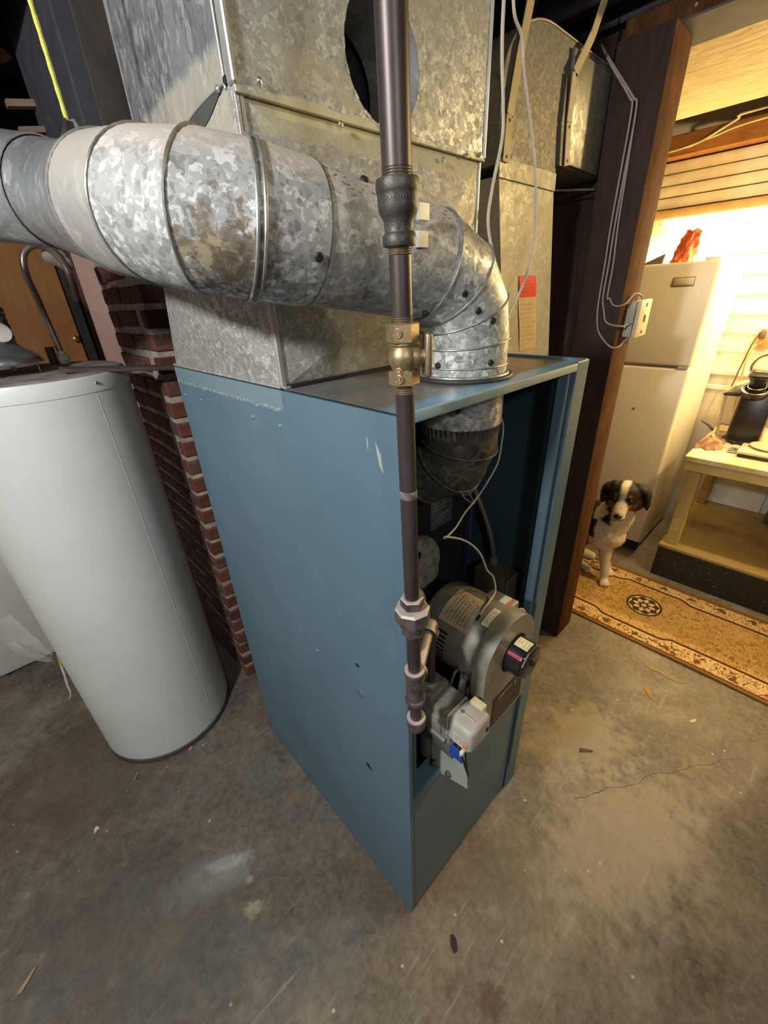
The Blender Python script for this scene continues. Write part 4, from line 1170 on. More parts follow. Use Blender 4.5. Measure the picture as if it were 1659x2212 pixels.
# raised rim along the heel, standing seam and the lighter throat sheet
MB().sweep([(x, Yd - 0.001, z) for x, _, z in heel[1:15]], 0.0025, 8).build('elbow_rim', plain('worn_rim', (0.36, 0.34, 0.29), 0.5, 0.4), ret)
MB().hexa([(1.040, Yd - 0.012, 1.878), (1.30, Yd - 0.012, 1.878), (1.30, Yd, 1.878), (1.040, Yd, 1.878), (1.004, Yd - 0.012, 2.105), (1.30, Yd - 0.012, 2.10), (1.30, Yd, 2.10), (1.004, Yd, 2.105)], 0.003, 2).build('throat_sheet', galv('zinc_throat', (0.24, 0.23, 0.20), (0.34, 0.33, 0.28), 60, (0.4, 0.55), 0.55), ret)
# red notice and yellowed inspection tag stuck to its front
def duct_pt(u, z):
    """front-face point: u 0..1 across, height z"""
    k = (z - 1.38) / (1.82 - 1.38)
    return (0.817 + (0.724 - 0.817) * k + u * ((1.108 + (1.004 - 1.108) * k) - (0.817 + (0.724 - 0.817) * k)), z)
def sticker(name, x0, x1, z0, z1, mat, label, skew):
    def fn(u, v):
        return (x0 + (x1 - x0) * u + skew * (1 - v), Yd - 0.001 - 0.002 * math.sin(PI * v), z0 + (z1 - z0) * v)
    o = MB().grid(fn, 3, 6).build(name, mat, None, 60)
    return tag(o, label, 'notice')
sticker('red_notice', 0.860, 0.958, 1.552, 1.608, printed('red_notice_paper', (0.85, 0.055, 0.035), (0.38, 0.02, 0.02), 6, None, 0.55, 0.12, 0.6, 14, 0.55), 'bright red notice stuck on the tall return duct', 0.012)
sticker('inspection_tag', 0.868, 0.972, 1.400, 1.551, printed('yellowed_tag_paper', (0.60, 0.47, 0.24), (0.36, 0.28, 0.15), 12, None, 0.6, 0.08, 0.7, 13, 0.5), 'yellowed inspection tag hanging below the red notice', 0.040)
# cream hanger straps
strap_m = plain('cream_strap', (0.56, 0.46, 0.27), 0.6, color2=(0.48, 0.39, 0.22), scale=14)
def strap(pts, w, label):
    e = MB()
    ps = [V(p) for p in pts]
    for a, b_ in zip(ps, ps[1:]):
        d = (b_ - a).normalized()
        s_ = d.cross(V((0, -1, 0))).normalized() * w / 2
        e.hexa([a - s_, a + s_, a + s_ + V((0, 0.002, 0)), a - s_ + V((0, 0.002, 0)), b_ - s_, b_ + s_, b_ + s_ + V((0, 0.002, 0)), b_ - s_ + V((0, 0.002, 0))])
    o = e.build('hanger_strap', strap_m, None, 0)
    for t_ in (1, 2):
        p = ps[-1] + (ps[-2] - ps[-1]) * (0.12 if t_ == 1 else 0.9)
        MB().cyl(p + V((0, 0.0005, 0)), p - V((0, 0.0012, 0)), 0.0035, 10).build('nail', plain('rusty_nail', (0.09, 0.06, 0.04), 0.6, 0.4), o)
    return tag(o, label, 'strap', 'duct hanger straps')
strap([(0.800, 0.352, 2.225), (0.785, 0.352, 2.127), (0.757, 0.352, 2.021), (0.738, 0.352, 1.93), (0.735, 0.352, 1.845)], 0.027, 'straight cream hanger strap down the curved heel of the return elbow')
strap([(1.12, 0.342, 2.225), (1.075, 0.342, 2.14), (1.005, 0.342, 2.055), (1.007, 0.342, 1.96), (1.025, 0.342, 1.872)], 0.025, 'kinked cream hanger strap at the throat of the return elbow')

# three wires stapled on the dark post, and the switch box they feed
wm = plain('mauve_grey_wire', (0.34, 0.28, 0.245), 0.5, color2=(0.28, 0.23, 0.20), scale=30)
def postx(z):
    return 1.297 - 0.072 * z / 2.165 - 0.005
pw = [(1.262, 0.405, 2.185), (1.216, 0.350, 2.125), (1.218, 0.275, 2.035), (1.218, 0.258, 2.005), (0, 0.262, 1.87), (0, 0.264, 1.74), (0, 0.262, 1.63), (0, 0.262, 1.54)]
for i, (dy, tail) in enumerate(((0.012, [(0, 0.270, 1.48), (0, 0.255, 1.43), (0, 0.210, 1.386), (1.268, 0.190, 1.385), (1.30, 0.187, 1.400), (1.315, 0.178, 1.415)]),
                                (0.0, [(0, 0.252, 1.50), (0, 0.236, 1.462), (1.252, 0.192, 1.450), (1.285, 0.186, 1.452), (1.305, 0.175, 1.455)]),
                                (-0.014, [(0, 0.240, 1.535), (0, 0.225, 1.515), (0, 0.202, 1.512), (1.262, 0.190, 1.522), (1.30, 0.186, 1.545), (1.335, 0.178, 1.54), (1.345, 0.17, 1.528)]))):
    pts = [((x if x > 0 else postx(z)), y + dy * min(1, k / 3), z) for k, (x, y, z) in enumerate(pw[(0 if i < 2 else 3):])]
    pts += [((x if x > 0 else postx(z)), y, z) for x, y, z in tail]
    tag(MB().sweep(smooth_path(pts, 6), 0.003, 8).build('bell_wire', wm, None, 60),
        ('grey wire on the dark post, the longest, looping under the switch box', 'grey wire on the dark post curving into the side of the switch box', 'grey wire on the dark post turning over the top of the switch box')[i], 'wire', 'wires down the dark post')
sw = empty('switch_box', (1.36, 0.175, 1.42), 'cream surface switch box on the edge of the rough brown post', 'switch')
Msw = Matrix.Translation((1.355, 0.178, 1.468)) @ Matrix.Rotation(-0.03, 4, 'Y')
MB().box((-0.052, -0.005, -0.055), (0.052, 0.022, 0.055), 0.004, 2, Msw).build('box', plain('grey_cream_box', (0.46, 0.43, 0.34), 0.5), sw)
MB().box((-0.050, -0.020, -0.058), (0.056, -0.006, 0.058), 0.004, 2, Msw).build('cover_plate', plain('cream_plate', (0.74, 0.66, 0.42), 0.45), sw)
MB().box((0.0, -0.024, -0.012), (0.008, -0.018, 0.012), 0.002, 1, Msw).build('toggle', plain('brown_toggle', (0.20, 0.14, 0.08), 0.5), sw)
for z in (-0.042, 0.042):
    MB().box((-0.002, -0.0215, z - 0.006), (0.010, -0.0195, z + 0.006), 0.002, 1, Msw).build('screw', plain('dark_screw', (0.12, 0.09, 0.05), 0.5, 0.4), sw)
cable('thin_cable', [(1.03, 0.50, 1.842), (1.15, 0.44, 1.845), (1.29, 0.37, 1.85)], 0.003, wm, 'thin grey cable crossing under the return elbow to the dark wall')

# ------------------------------------------------------------------ water heater
wh = empty('water_heater', (-0.265, 1.207, 0), 'round white water heater tank beside the blue furnace', 'water heater')
WC = (-0.265, 1.207, 0.0)
white_en = plain('white_tank_enamel', (0.66, 0.68, 0.65), 0.42, color2=(0.62, 0.64, 0.61), scale=4, bump=0.04, bscale=220)
MB().lathe([(0.225, 0.0), (0.2455, 0.002), (0.2465, 0.022), (0.243, 0.026)], WC, (0, 0, 1), 72).build('base_ring', plain('dark_base_ring', (0.09, 0.075, 0.065), 0.6), wh)
MB().lathe([(0.238, 0.022), (0.242, 0.026), (0.242, 1.374), (0.240, 1.377)], WC, (0, 0, 1), 96).build('tank_jacket', white_en, wh, 30)
MB().lathe([(0.2395, 1.373), (0.2435, 1.3775), (0.2435, 1.410), (0.240, 1.418), (0.2300, 1.420), (0.0, 1.421)], WC, (0, 0, 1), 96).build('top_cap', [white_en], wh, 30)
dusty_top = plain('dusty_tank_top', (0.30, 0.25, 0.21), 0.9, color2=(0.17, 0.14, 0.115), scale=22, bump=0.4)
MB().lathe([(0.236, 1.4195), (0.230, 1.424), (0.0, 1.425)], WC, (0, 0, 1), 72).build('dust_layer', dusty_top, wh, 30)
am = math.radians(-62)
MB().sweep([(WC[0] + 0.2422 * math.cos(am), WC[1] + 0.2422 * math.sin(am), z) for z in (0.03, 0.7, 1.372)], 0.0005, 6).build('jacket_seam', white_en, wh)
MB().lathe([(0.005, 0), (0.004, 0.003), (0.0, 0.0035)], (WC[0] + 0.2435 * math.cos(-1.05), WC[1] + 0.2435 * math.sin(-1.05), 1.399), (math.cos(-1.05), math.sin(-1.05), 0), 12).build('screw', screw_m, wh)
zinc = galv('zinc_draft_hood', (0.30, 0.31, 0.32), (0.42, 0.44, 0.45), 40, (0.25, 0.4), 0.85, bumps=0.1)
hx, hy_ = -0.315, 1.19
MB().lathe([(0.098, 1.452), (0.100, 1.456), (0.094, 1.470), (0.070, 1.487), (0.058, 1.500), (0.056, 1.512)], (hx, hy_, 0), (0, 0, 1), 48, caps=False).build('draft_hood', zinc, wh, 50)
for a in (-1.9, -0.2, 1.2, 2.6):
    MB().box((-0.006, -0.001, 0), (0.006, 0.001, 0.040), 0, 1, Matrix.Translation((hx + 0.082 * math.cos(a), hy_ + 0.082 * math.sin(a), 1.42)) @ rotz(a + PI / 2)).build('hood_leg', zinc, wh)
brass2 = plain('grey_brass', (0.34, 0.30, 0.24), 0.5, 0.6)
MB().lathe([(0.014, 0), (0.014, 0.012), (0.018, 0.013), (0.018, 0.028), (0.012, 0.030), (0.010, 0.042)], (-0.152, 1.35, 1.42), (0, 0, 1), 8).build('water_nipple', plain('white_nut', (0.58, 0.57, 0.50), 0.5, 0.2), wh, 20)
MB().cyl((-0.178, 1.352, 1.425), (-0.178, 1.352, 1.475), 0.012, 12).build('dark_valve', plain('dark_valve_body', (0.03, 0.027, 0.024), 0.6), wh)
fp = smooth_path([(-0.152, 1.35, 1.455), (-0.156, 1.35, 1.53), (-0.160, 1.35, 1.61), (-0.163, 1.35, 1.67), (-0.152, 1.35, 1.718), (-0.120, 1.352, 1.743), (-0.085, 1.356, 1.735), (-0.062, 1.36, 1.70), (-0.055, 1.36, 1.66), (-0.055, 1.37, 1.60)], 11)
tag(MB().sweep(fp, [0.0098 if i % 2 else 0.0086 for i in range(len(fp))], 14).build('flexible_water_line', plain('brown_corrugated_copper', (0.36, 0.27, 0.21), 0.35, 0.75, color2=(0.50, 0.44, 0.37), scale=12), None, 60), 'corrugated copper water line hooping up above the white tank', 'water line')
tag(MB().ball((-0.075, 1.375, 1.718), (0.032, 0.012, 0.026), 3).ball((-0.055, 1.372, 1.700), (0.022, 0.012, 0.020), 3).build('foam_wad', plain('grey_foam', (0.36, 0.31, 0.25), 0.95, color2=(0.26, 0.22, 0.18), scale=60, bump=0.6), None, 60), 'grey wad of foam inside the copper hoop', 'foam')
# vent connector from the draft hood up to the flue
vent = empty('vent_connector', (hx, hy_, 1.51), 'dusty brown vent pipe rising from the draft hood, foil taped at its foot', 'pipe')
vm = plain('dusty_vent_metal', (0.16, 0.125, 0.11), 0.6, 0.35, color2=(0.09, 0.07, 0.06), scale=10)
MB().sweep([(hx, hy_, 1.505), (hx - 0.002, hy_ - 0.004, 1.60), (hx - 0.006, 1.10, 1.69), (hx - 0.005, 0.95, 1.735), (-0.27, 0.76, 1.758)], 0.052, 28, caps=False).build('vent_pipe', vm, vent, 50)
def foil(u, v):
    a = 2 * PI * u
    r = 0.054 + 0.003 * math.sin(11 * a + 9 * v) + 0.002 * math.sin(23 * a - 17 * v)
    return (hx + r * math.cos(a), hy_ + r * math.sin(a), 1.512 + 0.075 * v)
MB().grid(foil, 60, 10).build('foil_tape', plain('crumpled_foil', (0.55, 0.55, 0.55), 0.22, 0.95, color2=(0.3, 0.29, 0.29), scale=40), vent, 15)
MB().lathe([(0.0, 0.004), (0.022, 0.003), (0.024, 0.0)], (hx + 0.030, hy_ - 0.050, 1.530), (0.35, -0.93, 0.1), 24).build('round_sticker', printed('white_round_sticker', (0.70, 0.66, 0.62), (0.45, 0.05, 0.05), 3, None, 0.9, 0.1), vent)

# narrow dusty board bridging the tank top and the furnace corner
bd = MB().hexa([(-0.20, 1.03, 1.428), (0.085, 1.03, 1.398), (0.085, 1.10, 1.398), (-0.20, 1.10, 1.428), (-0.20, 1.03, 1.439), (0.085, 1.03, 1.409), (0.085, 1.10, 1.409), (-0.20, 1.10, 1.439)], 0.002, 1)
tag(bd.build('dusty_board', plain('dusty_brown_board', (0.095, 0.075, 0.064), 0.9, color2=(0.05, 0.04, 0.035), scale=20), None, 0), 'narrow dusty board lying from the tank top across the chimney bricks', 'board')

# ------------------------------------------------------------------ brick chimney
def brick_mat(name, a, b, soot_amt):
    t = NT(name)
    co = t.coord()
    r = t.n('ObjectInfo').outputs['Random']
    c = t.mix(r, a, b)
    c = t.mix(t.math('MULTIPLY', t.rng(t.noise(co, 18, 5, 0.65), 0.4, 0.7), 0.6), c, tuple(x * 0.45 for x in a))
    c = t.mix(t.math('MULTIPLY', t.rng(t.noise(co, 26, 4, 0.7), 0.55, 0.75), soot_amt), c, (0.30, 0.25, 0.22))
    t.out(c, 0.9)
    t.bump(t.noise(co, 60, 4, 0.7), 0.5, 0.004)
    return t.m


brick_front = brick_mat('red_brick', (0.115, 0.032, 0.022), (0.18, 0.064, 0.036), 0.25)
brick_side = brick_mat('smeared_brick', (0.105, 0.050, 0.040), (0.15, 0.072, 0.055), 0.55)
mortar = plain('lime_mortar', (0.46, 0.41, 0.34), 0.95, color2=(0.26, 0.22, 0.19), scale=16, bump=0.6, bscale=60)
ch = tag(MB().box((0.062, 1.120, 0.0), (0.60, 1.555, 1.905)).build('brick_chimney', mortar, None, 0), 'old red brick chimney with smeared mortar behind the furnace', 'chimney')
def brick_mesh(L, D_, H_, name):
    mb = MB()
    random.seed(int(L * 1000) + int(H_ * 991))
    j = lambda: random.uniform(-0.0025, 0.0025)
    c = [(x + j(), y + j(), z + j()) for x, y, z in ((0, 0, 0), (L, 0, 0), (L, D_, 0), (0, D_, 0), (0, 0, H_), (L, 0, H_), (L, D_, H_), (0, D_, H_))]
    mb.hexa(c, 0.004, 1)
    bm = mb.bm
    bmesh.ops.recalc_face_normals(bm, faces=bm.faces)
    me = bpy.data.meshes.new(name)
    bm.to_mesh(me)
    bm.free()
    return me
def put(me, mat, loc, rz=0.0):
    o = bpy.data.objects.new('brick', me)
    COL.objects.link(o)
    o.parent = ch
    o.location = loc
    o.rotation_euler = (0, 0, rz)
    return o
BH, JT = 0.0505, 0.018
mf = {L: brick_mesh(L, 0.05, BH, 'brick_%d' % int(L * 1000)) for L in (0.20, 0.095)}
ms = {L: brick_mesh(L, 0.05, BH, 'brick_side_%d' % int(L * 1000)) for L in (0.205, 0.10)}
for m_ in mf.values(): m_.materials.append(brick_front)
for m_ in ms.values(): m_.materials.append(brick_side)
for i in range(28):
    z = 0.006 + i * (BH + JT)
    if i % 2 == 0:
        fr = [(0.056, 0.20), (0.268, 0.20)]
        sd = [(1.115 + 0.108, 0.205), (1.115 + 0.325, 0.10)]
        so = 0.0
    else:
        fr = [(0.056, 0.095), (0.163, 0.20)]
        sd = [(1.113, 0.205), (1.113 + 0.222, 0.205)]
    for x, L in fr:
        put(mf[L], None, (x + random.uniform(-.002, .002), 1.111 + random.uniform(-.003, .004), z + random.uniform(-.003, .003)))
    for y, L in sd:
        # turned a quarter so that the long face looks towards -X
        put(ms[L], None, (0.055 + random.uniform(-.004, .003), y + L, z + random.uniform(-.003, .003)), -PI / 2)
bc = struct('beam_round_chimney', MB().box((0.035, 1.095, 1.905), (0.62, 1.57, 2.42), 0.004, 1), subfloor_m)
lath_m = wood('pale_lath', (0.16, 0.11, 0.085), (0.30, 0.22, 0.17), 'X', 6)
for x0, x1, y, z0, z1 in ((-0.035, 0.036, 1.52, 2.098, 2.114), (-0.075, -0.02, 1.50, 2.012, 2.020), (-0.03, 0.036, 1.50, 2.036, 2.050)):
    MB().hexa([(x0, y, z0), (x1, y, z0 + 0.012), (x1, y + 0.03, z0 + 0.012), (x0, y + 0.03, z0), (x0, y, z1), (x1, y, z1 + 0.012), (x1, y + 0.03, z1 + 0.012), (x0, y + 0.03, z1)]).build('lath', lath_m, bc, 0)
MB().box((0.075, 1.095, 1.93), (0.15, 1.088, 2.42), 0.002, 1).build('stud', wood('brown_stud', (0.05, 0.042, 0.040), (0.10, 0.085, 0.075), 'Z', 5), bc, 0)
ins = MB().grid(lambda u, v: (0.02 + 0.10 * u, 1.80 + 0.30 * v, 2.405 - 0.10 * math.sin(PI * u) * (1 - v * 0.7) + 0.006 * math.sin(20 * u + 14 * v)), 14, 10)
tag(ins.build('insulation_batt', plain('pink_insulation', (0.34, 0.20, 0.20), 0.95, color2=(0.22, 0.13, 0.13), scale=30, bump=0.6), None, 60), 'scrap of dull pink insulation sagging between the dark ceiling joists', 'insulation')
# ------------------------------------------------------------------ behind the tank: panel door, black post, white appliance
door_m = wood('orange_brown_panel', (0.27, 0.115, 0.038), (0.42, 0.20, 0.075), 'Z', 5, 0.5, 0.1, 16)
dr = struct('door_1', MB().box((-0.86, 2.300, 0.01), (0.062, 2.335, 1.985), 0.003, 1), door_m)
MB().lathe([(0.012, 0), (0.010, 0.012), (0.016, 0.022), (0.014, 0.034), (0.0, 0.038)], (0.040, 2.300, 1.45), (0, -1, 0), 20).build('door_knob', plain('brass_knob', (0.55, 0.36, 0.12), 0.3, 0.9), dr)
struct('trim_5', MB().box((0.066, 2.27, 0.0), (0.104, 2.335, 1.985), 0.003, 1), plain('black_jamb', (0.012, 0.010, 0.010), 0.6, color2=(0.03, 0.024, 0.02), scale=20))
struct('trim_6', MB().box((0.105, 2.300, 0.0), (0.122, 2.34, 1.985), 0.002, 1), wood('brown_stop', (0.05, 0.028, 0.018), (0.10, 0.06, 0.04), 'Z', 6))
MB().box((-2.7, 2.285, 1.985), (1.2, 2.33, 2.03), 0.003, 1).build('board', dark_wood_y, wall_back, 0)
app = empty('white_appliance', (-0.42, 2.10, 0), 'low white appliance half hidden behind the water heater', 'appliance')
wa = plain('white_appliance_enamel', (0.66, 0.64, 0.61), 0.45, color2=(0.58, 0.56, 0.53), scale=3)
MB().box((-0.805, 1.972, 0.012), (-0.10, 2.262, 0.90), 0.012, 3).build('cabinet', wa, app)
MB().box((-0.80, 1.968, 0.03), (-0.105, 1.975, 0.86), 0.004, 2).build('front_panel', wa, app)
for x in (-0.77, -0.14):
    for y in (1.995, 2.24):
        MB().cyl((x, y, 0), (x, y, 0.02), 0.015, 12).build('foot', black_m, app)
# clear plastic bag of papers hung on the tank's far side
def m_plastic():
    t = NT('clear_plastic_film')
    t.set(t.b, 'Transmission_Weight', 0.6)
    t.set(t.b, 'Alpha', 0.42)
    t.set(t.b, 'IOR', 1.12)
    t.bump(t.noise(t.coord(), 25, 4), 0.6, 0.01)
    return t.out((0.86, 0.82, 0.80), 0.16, 0.0, 0.9)
def bagfn(u, v):
    # pouch hanging off the tank flank, gathered at the foot
    a = PI * (0.05 + 0.9 * u)
    w = (0.085 * (1 - 0.75 * v ** 1.6)) + 0.008 * math.sin(13 * u + 7 * v)
    k = 1 - v
    cx_, cy_ = -0.515 - 0.05 * k, 1.235 + 0.03 * k
    return (cx_ - w * math.sin(a) * 0.9, cy_ + w * math.cos(a), 0.655 - 0.17 * v - 0.012 * math.sin(9 * u) * k)
bagm = MB().grid(bagfn, 24, 14)
tag(bagm.build('plastic_bag', m_plastic(), None, 60), 'crumpled clear plastic bag stuck to the side of the white tank', 'bag')
stk = MB().sweep(smooth_path([(-0.508, 1.25, 0.495), (-0.512, 1.25, 0.47), (-0.517, 1.25, 0.435)], 4), 0.004, 8)
tie = empty('hanging_tie', (-0.51, 1.25, 0.29), 'thin yellow and white tie hanging below the plastic bag', 'tie')
stk.build('yellow_end', plain('yellow_tie', (0.50, 0.48, 0.06), 0.5), tie)
MB().sweep(smooth_path([(-0.517, 1.25, 0.435), (-0.522, 1.25, 0.39), (-0.530, 1.25, 0.335), (-0.532, 1.25, 0.305), (-0.545, 1.252, 0.275)], 5), [0.004, 0.004, 0.0042, 0.0042, 0.004, 0.004, 0.004, 0.004, 0.004, 0.0038, 0.0036, 0.0034, 0.0032, 0.003, 0.0028, 0.0026, 0.0024, 0.0022, 0.002, 0.0018, 0.0014], 8).build('white_end', plain('white_tie', (0.62, 0.55, 0.48), 0.5), tie)
# yellow string and the bent clip it holds on the flue
sg = empty('yellow_string', (-0.148, 0.5, 1.79), 'bright yellow string tied to a bent tin clip on the flue pipe', 'string')
MB().sweep([(-0.149 + 0.003 * i / 40, 0.50, 2.24 - 0.436 * i / 40) for i in range(41)], [0.0032 if i % 2 else 0.0026 for i in range(41)], 8).build('cord', plain('yellow_twine', (0.62, 0.60, 0.10), 0.7, color2=(0.5, 0.5, 0.08), scale=200), sg)
MB().grid(lambda u, v: (-0.146 + (u - 0.5) * 0.03 * (0.35 + v), 0.497 - 0.012 * abs(u - 0.5) * 2 + 0.004 * v, 1.806 - 0.028 * v), 6, 4).build('bent_clip', plain('dull_tin', (0.26, 0.25, 0.23), 0.4, 0.6), sg, 30)

# ------------------------------------------------------------------ refrigerator
fridge_m = plain('cream_fridge_enamel', (0.85, 0.79, 0.66), 0.4, color2=(0.82, 0.75, 0.62), scale=3, bump=0.05, bscale=250)
fr = empty('refrigerator', (2.68, 0.52, 0), 'tall cream refrigerator with a freezer door, behind the dog', 'refrigerator')
MB().box((2.42, 0.19, 0.03), (3.02, 0.86, 1.655), 0.01, 2).build('cabinet', fridge_m, fr)
fd = MB().box((2.352, 0.18, 1.176), (2.415, 0.865, 1.662), 0.012, 3).build('freezer_door', fridge_m, fr)
ld = MB().box((2.352, 0.18, 0.085), (2.415, 0.865, 1.164), 0.012, 3).build('fridge_door', fridge_m, fr)
MB().box((2.3505, 0.262, 1.553), (2.356, 0.362, 1.598), 0.004, 2).build('badge_frame', plain('tan_badge_rim', (0.50, 0.42, 0.24), 0.45, 0.0), fd)
MB().box((2.347, 0.270, 1.560), (2.354, 0.354, 1.591), 0.003, 2).build('badge', plain('cream_badge', (0.88, 0.78, 0.55), 0.45, 0.0), fd)
MB().box((2.36, 0.20, 1.1635), (2.42, 0.86, 1.1765)).build('door_gasket', plain('grey_gasket', (0.40, 0.36, 0.28), 0.6), fr)
MB().box((2.349, 0.186, 1.166), (2.37, 0.235, 1.175), 0.002, 1).build('hinge', plain('pale_hinge', (0.6, 0.54, 0.42), 0.4, 0.3), fr)
MB().box((2.37, 0.19, 1.656), (2.44, 0.25, 1.676), 0.004, 2).build('hinge_cover', fridge_m, fr)
MB().box((2.39, 0.19, 0.015), (2.43, 0.86, 0.082), 0.003, 1).build('toe_grille', plain('black_grille', (0.018, 0.016, 0.014), 0.6), fr)
MB().box((2.378, 0.30, 0.035), (2.392, 0.42, 0.06), 0.003, 1).build('grille_clip', plain('pale_hinge', (0.6, 0.54, 0.42)), fr)
for y in (0.22, 0.83):
    MB().cyl((2.46, y, 0), (2.46, y, 0.035), 0.022, 14).build('roller', black_m, fr)
MB().lathe([(0.007, 0), (0.006, 0.002), (0, 0.0022)], (2.352, 0.395, 0.93), (-1, 0, 0), 14).build('mark', plain('dark_mark', (0.35, 0.28, 0.18), 0.6), ld)
# crumpled red snack bag on top, grey gadget beside it
def redbag(u, v):
    a = 2 * PI * u
    pinch = 1 - 0.75 * v ** 3
    r = 1 + 0.12 * math.sin(5 * a + 6 * v) + 0.08 * math.sin(9 * a - 11 * v)
    top = 0.030 * math.sin(2 * a + 0.6) * v ** 3
    return (2.50 + 0.040 * r * pinch * math.cos(a), 0.385 + (0.050 - 0.008 * v) * r * math.sin(a) - 0.02 * v, 1.656 + 0.125 * v + top)
rb = MB().grid(redbag, 26, 12)
tag(rb.build('paper_bag', plain('red_orange_bag', (0.62, 0.13, 0.045), 0.4, color2=(0.80, 0.40, 0.20), scale=14, amt=(0.5, 0.6)), None, 12), 'crumpled red bag standing on top of the refrigerator', 'bag')
gd = MB().hexa([(2.43, 0.455, 1.657), (2.47, 0.455, 1.657), (2.47, 0.545, 1.657), (2.43, 0.545, 1.657), (2.44, 0.448, 1.710), (2.455, 0.448, 1.712), (2.47, 0.54, 1.672), (2.43, 0.545, 1.668)], 0.003, 2)
tag(gd.build('wedge_stand', plain('grey_plastic', (0.16, 0.14, 0.15), 0.4), None, 30), 'small grey wedge lying beside the red bag on the refrigerator', 'gadget')

# ------------------------------------------------------------------ work bench
yel = plain('worn_yellow_paint', (0.50, 0.38, 0.13), 0.6, color2=(0.66, 0.55, 0.27), scale=9, amt=(0.5, 0.7), bump=0.2)
yel_top = plain('scrubbed_bench_top', (0.62, 0.47, 0.21), 0.55, color2=(0.74, 0.64, 0.42), scale=7, amt=(0.45, 0.6))
yel_shelf = plain('dirty_yellow_shelf', (0.42, 0.30, 0.10), 0.65, color2=(0.16, 0.10, 0.04), scale=3.2, amt=(0.52, 0.72), stretch=(1, 0.7, 1))
def m_kick():
    t = NT('black_flecked_board')
    co = t.coord()
    k = t.math('MULTIPLY', t.math('GREATER_THAN', t.noise(co, 75, 3, 0.7), 0.635), t.rng(t.noise(co, 9, 2), 0.42, 0.55))
    t.out(t.mix(t.math('MULTIPLY', k, 0.75), (0.014, 0.013, 0.008), (0.32, 0.30, 0.22)), 0.6)
    return t.m
wb = empty('work_bench', (2.62, -0.6, 0), 'yellow painted work bench with a low shelf and a black kickboard', 'bench')
MB().box((2.205, -1.5, 0.728), (3.03, 0.058, 0.757), 0.003, 1).build('bench_top', yel_top, wb)
MB().box((2.207, -1.5, 0.678), (2.235, 0.055, 0.728), 0.003, 1).build('apron', yel, wb)
MB().box((2.235, 0.030, 0.678), (3.02, 0.055, 0.728), 0.003, 1).build('apron', yel, wb)
for x, y0, y1 in ((2.236, -0.034, 0.030), (2.945, -0.015, 0.030), (2.236, -1.49, -1.42), (2.955, -1.49, -1.42)):
    MB().box((x, y0, 0.212), (x + 0.055, y1, 0.678), 0.004, 1).build('leg', yel, wb)
MB().box((2.205, -1.5, 0.192), (3.03, 0.050, 0.213), 0.003, 1).build('shelf', yel_shelf, wb)
MB().box((2.200, -1.5, 0.0), (2.218, 0.046, 0.196), 0.003, 1).build('kickboard', m_kick(), wb)
MB().box((2.218, 0.026, 0.0), (3.02, 0.044, 0.192)).build('side_board', yel, wb)
tag(MB().box((2.86, -0.62, 0.214), (2.99, -0.335, 0.50), 0.01, 2).build('storage_box', plain('dark_grey_box', (0.10, 0.09, 0.075), 0.7), None, 30), 'dark box standing at the back of the bench shelf', 'box')
# ------------------------------------------------------------------ coffee maker
TZ = 0.757
cm = empty('coffee_maker', (2.70, -0.08, TZ), 'black single-cup coffee maker with its handle raised, on the bench', 'coffee maker')
bk = plain('black_glossy_plastic', (0.016, 0.014, 0.012), 0.3, color2=(0.022, 0.019, 0.016), scale=5)
crm = plain('chrome_trim', (0.72, 0.70, 0.66), 0.18, 0.95)
MB().hexa([(2.60, -0.185, TZ + 0.012), (2.86, -0.185, TZ + 0.012), (2.86, -0.035, TZ + 0.012), (2.60, -0.035, TZ + 0.012), (2.635, -0.180, 1.045), (2.86, -0.180, 1.045), (2.86, -0.035, 1.045), (2.635, -0.035, 1.045)], 0.012, 3).build('body', bk, cm)
MB().lathe([(0.085, 0.0), (0.09, 0.006), (0.088, 0.018), (0.080, 0.022)], (2.635, -0.105, TZ), (0, 0, 1), 40).build('drip_base', bk, cm)
def m_tank():
    t = NT('smoky_water_tank')
    t.set(t.b, 'Transmission_Weight', 0.8)
    t.set(t.b, 'IOR', 1.2)
    return t.out((0.62, 0.60, 0.54), 0.08, 0.0, 0.6)
MB().hexa([(2.645, -0.036, TZ + 0.012), (2.80, -0.036, TZ + 0.012), (2.80, 0.022, TZ + 0.012), (2.645, 0.022, TZ + 0.012), (2.655, -0.036, 1.012), (2.80, -0.036, 1.012), (2.80, 0.045, 1.012), (2.655, 0.045, 1.012)], 0.010, 3).build('water_tank', m_tank(), cm)
MB().hexa([(2.652, -0.034, 1.010), (2.80, -0.034, 1.010), (2.80, 0.046, 1.010), (2.652, 0.046, 1.010), (2.660, -0.040, 1.072), (2.80, -0.040, 1.072), (2.80, 0.010, 1.055), (2.660, 0.010, 1.055)], 0.010, 3).build('tank_lid', plain('pale_tank_lid', (0.46, 0.40, 0.28), 0.3, 0.2), cm)
MB().box((2.642, -0.030, 1.000), (2.70, 0.043, 1.012), 0.003, 1).build('tank_rim', bk, cm)
MB().lathe([(0.052, -0.035), (0.062, -0.010), (0.064, 0.0), (0.050, 0.002), (0.044, -0.012), (0.0, -0.02)], (2.625, -0.092, 1.050), (-0.35, 0.0, 0.94), 40).build('pod_holder', bk, cm, 40)
MB().sweep(ring_pts((2.625, -0.092, 1.052), (-0.35, 0, 0.94), 0.060), 0.0042, 10, closed=True).build('chrome_ring', crm, cm)
MB().sweep(ring_pts((2.632, -0.090, 1.064), (-0.35, 0, 0.94), 0.038), 0.0035, 10, closed=True).build('chrome_ring', crm, cm)
MB().lathe([(0.036, 0.0), (0.040, 0.03), (0.052, 0.052), (0.050, 0.056), (0.0, 0.058)], (2.655, -0.088, 1.060), (-0.15, 0, 0.98), 32).build('brew_head', bk, cm, 40)
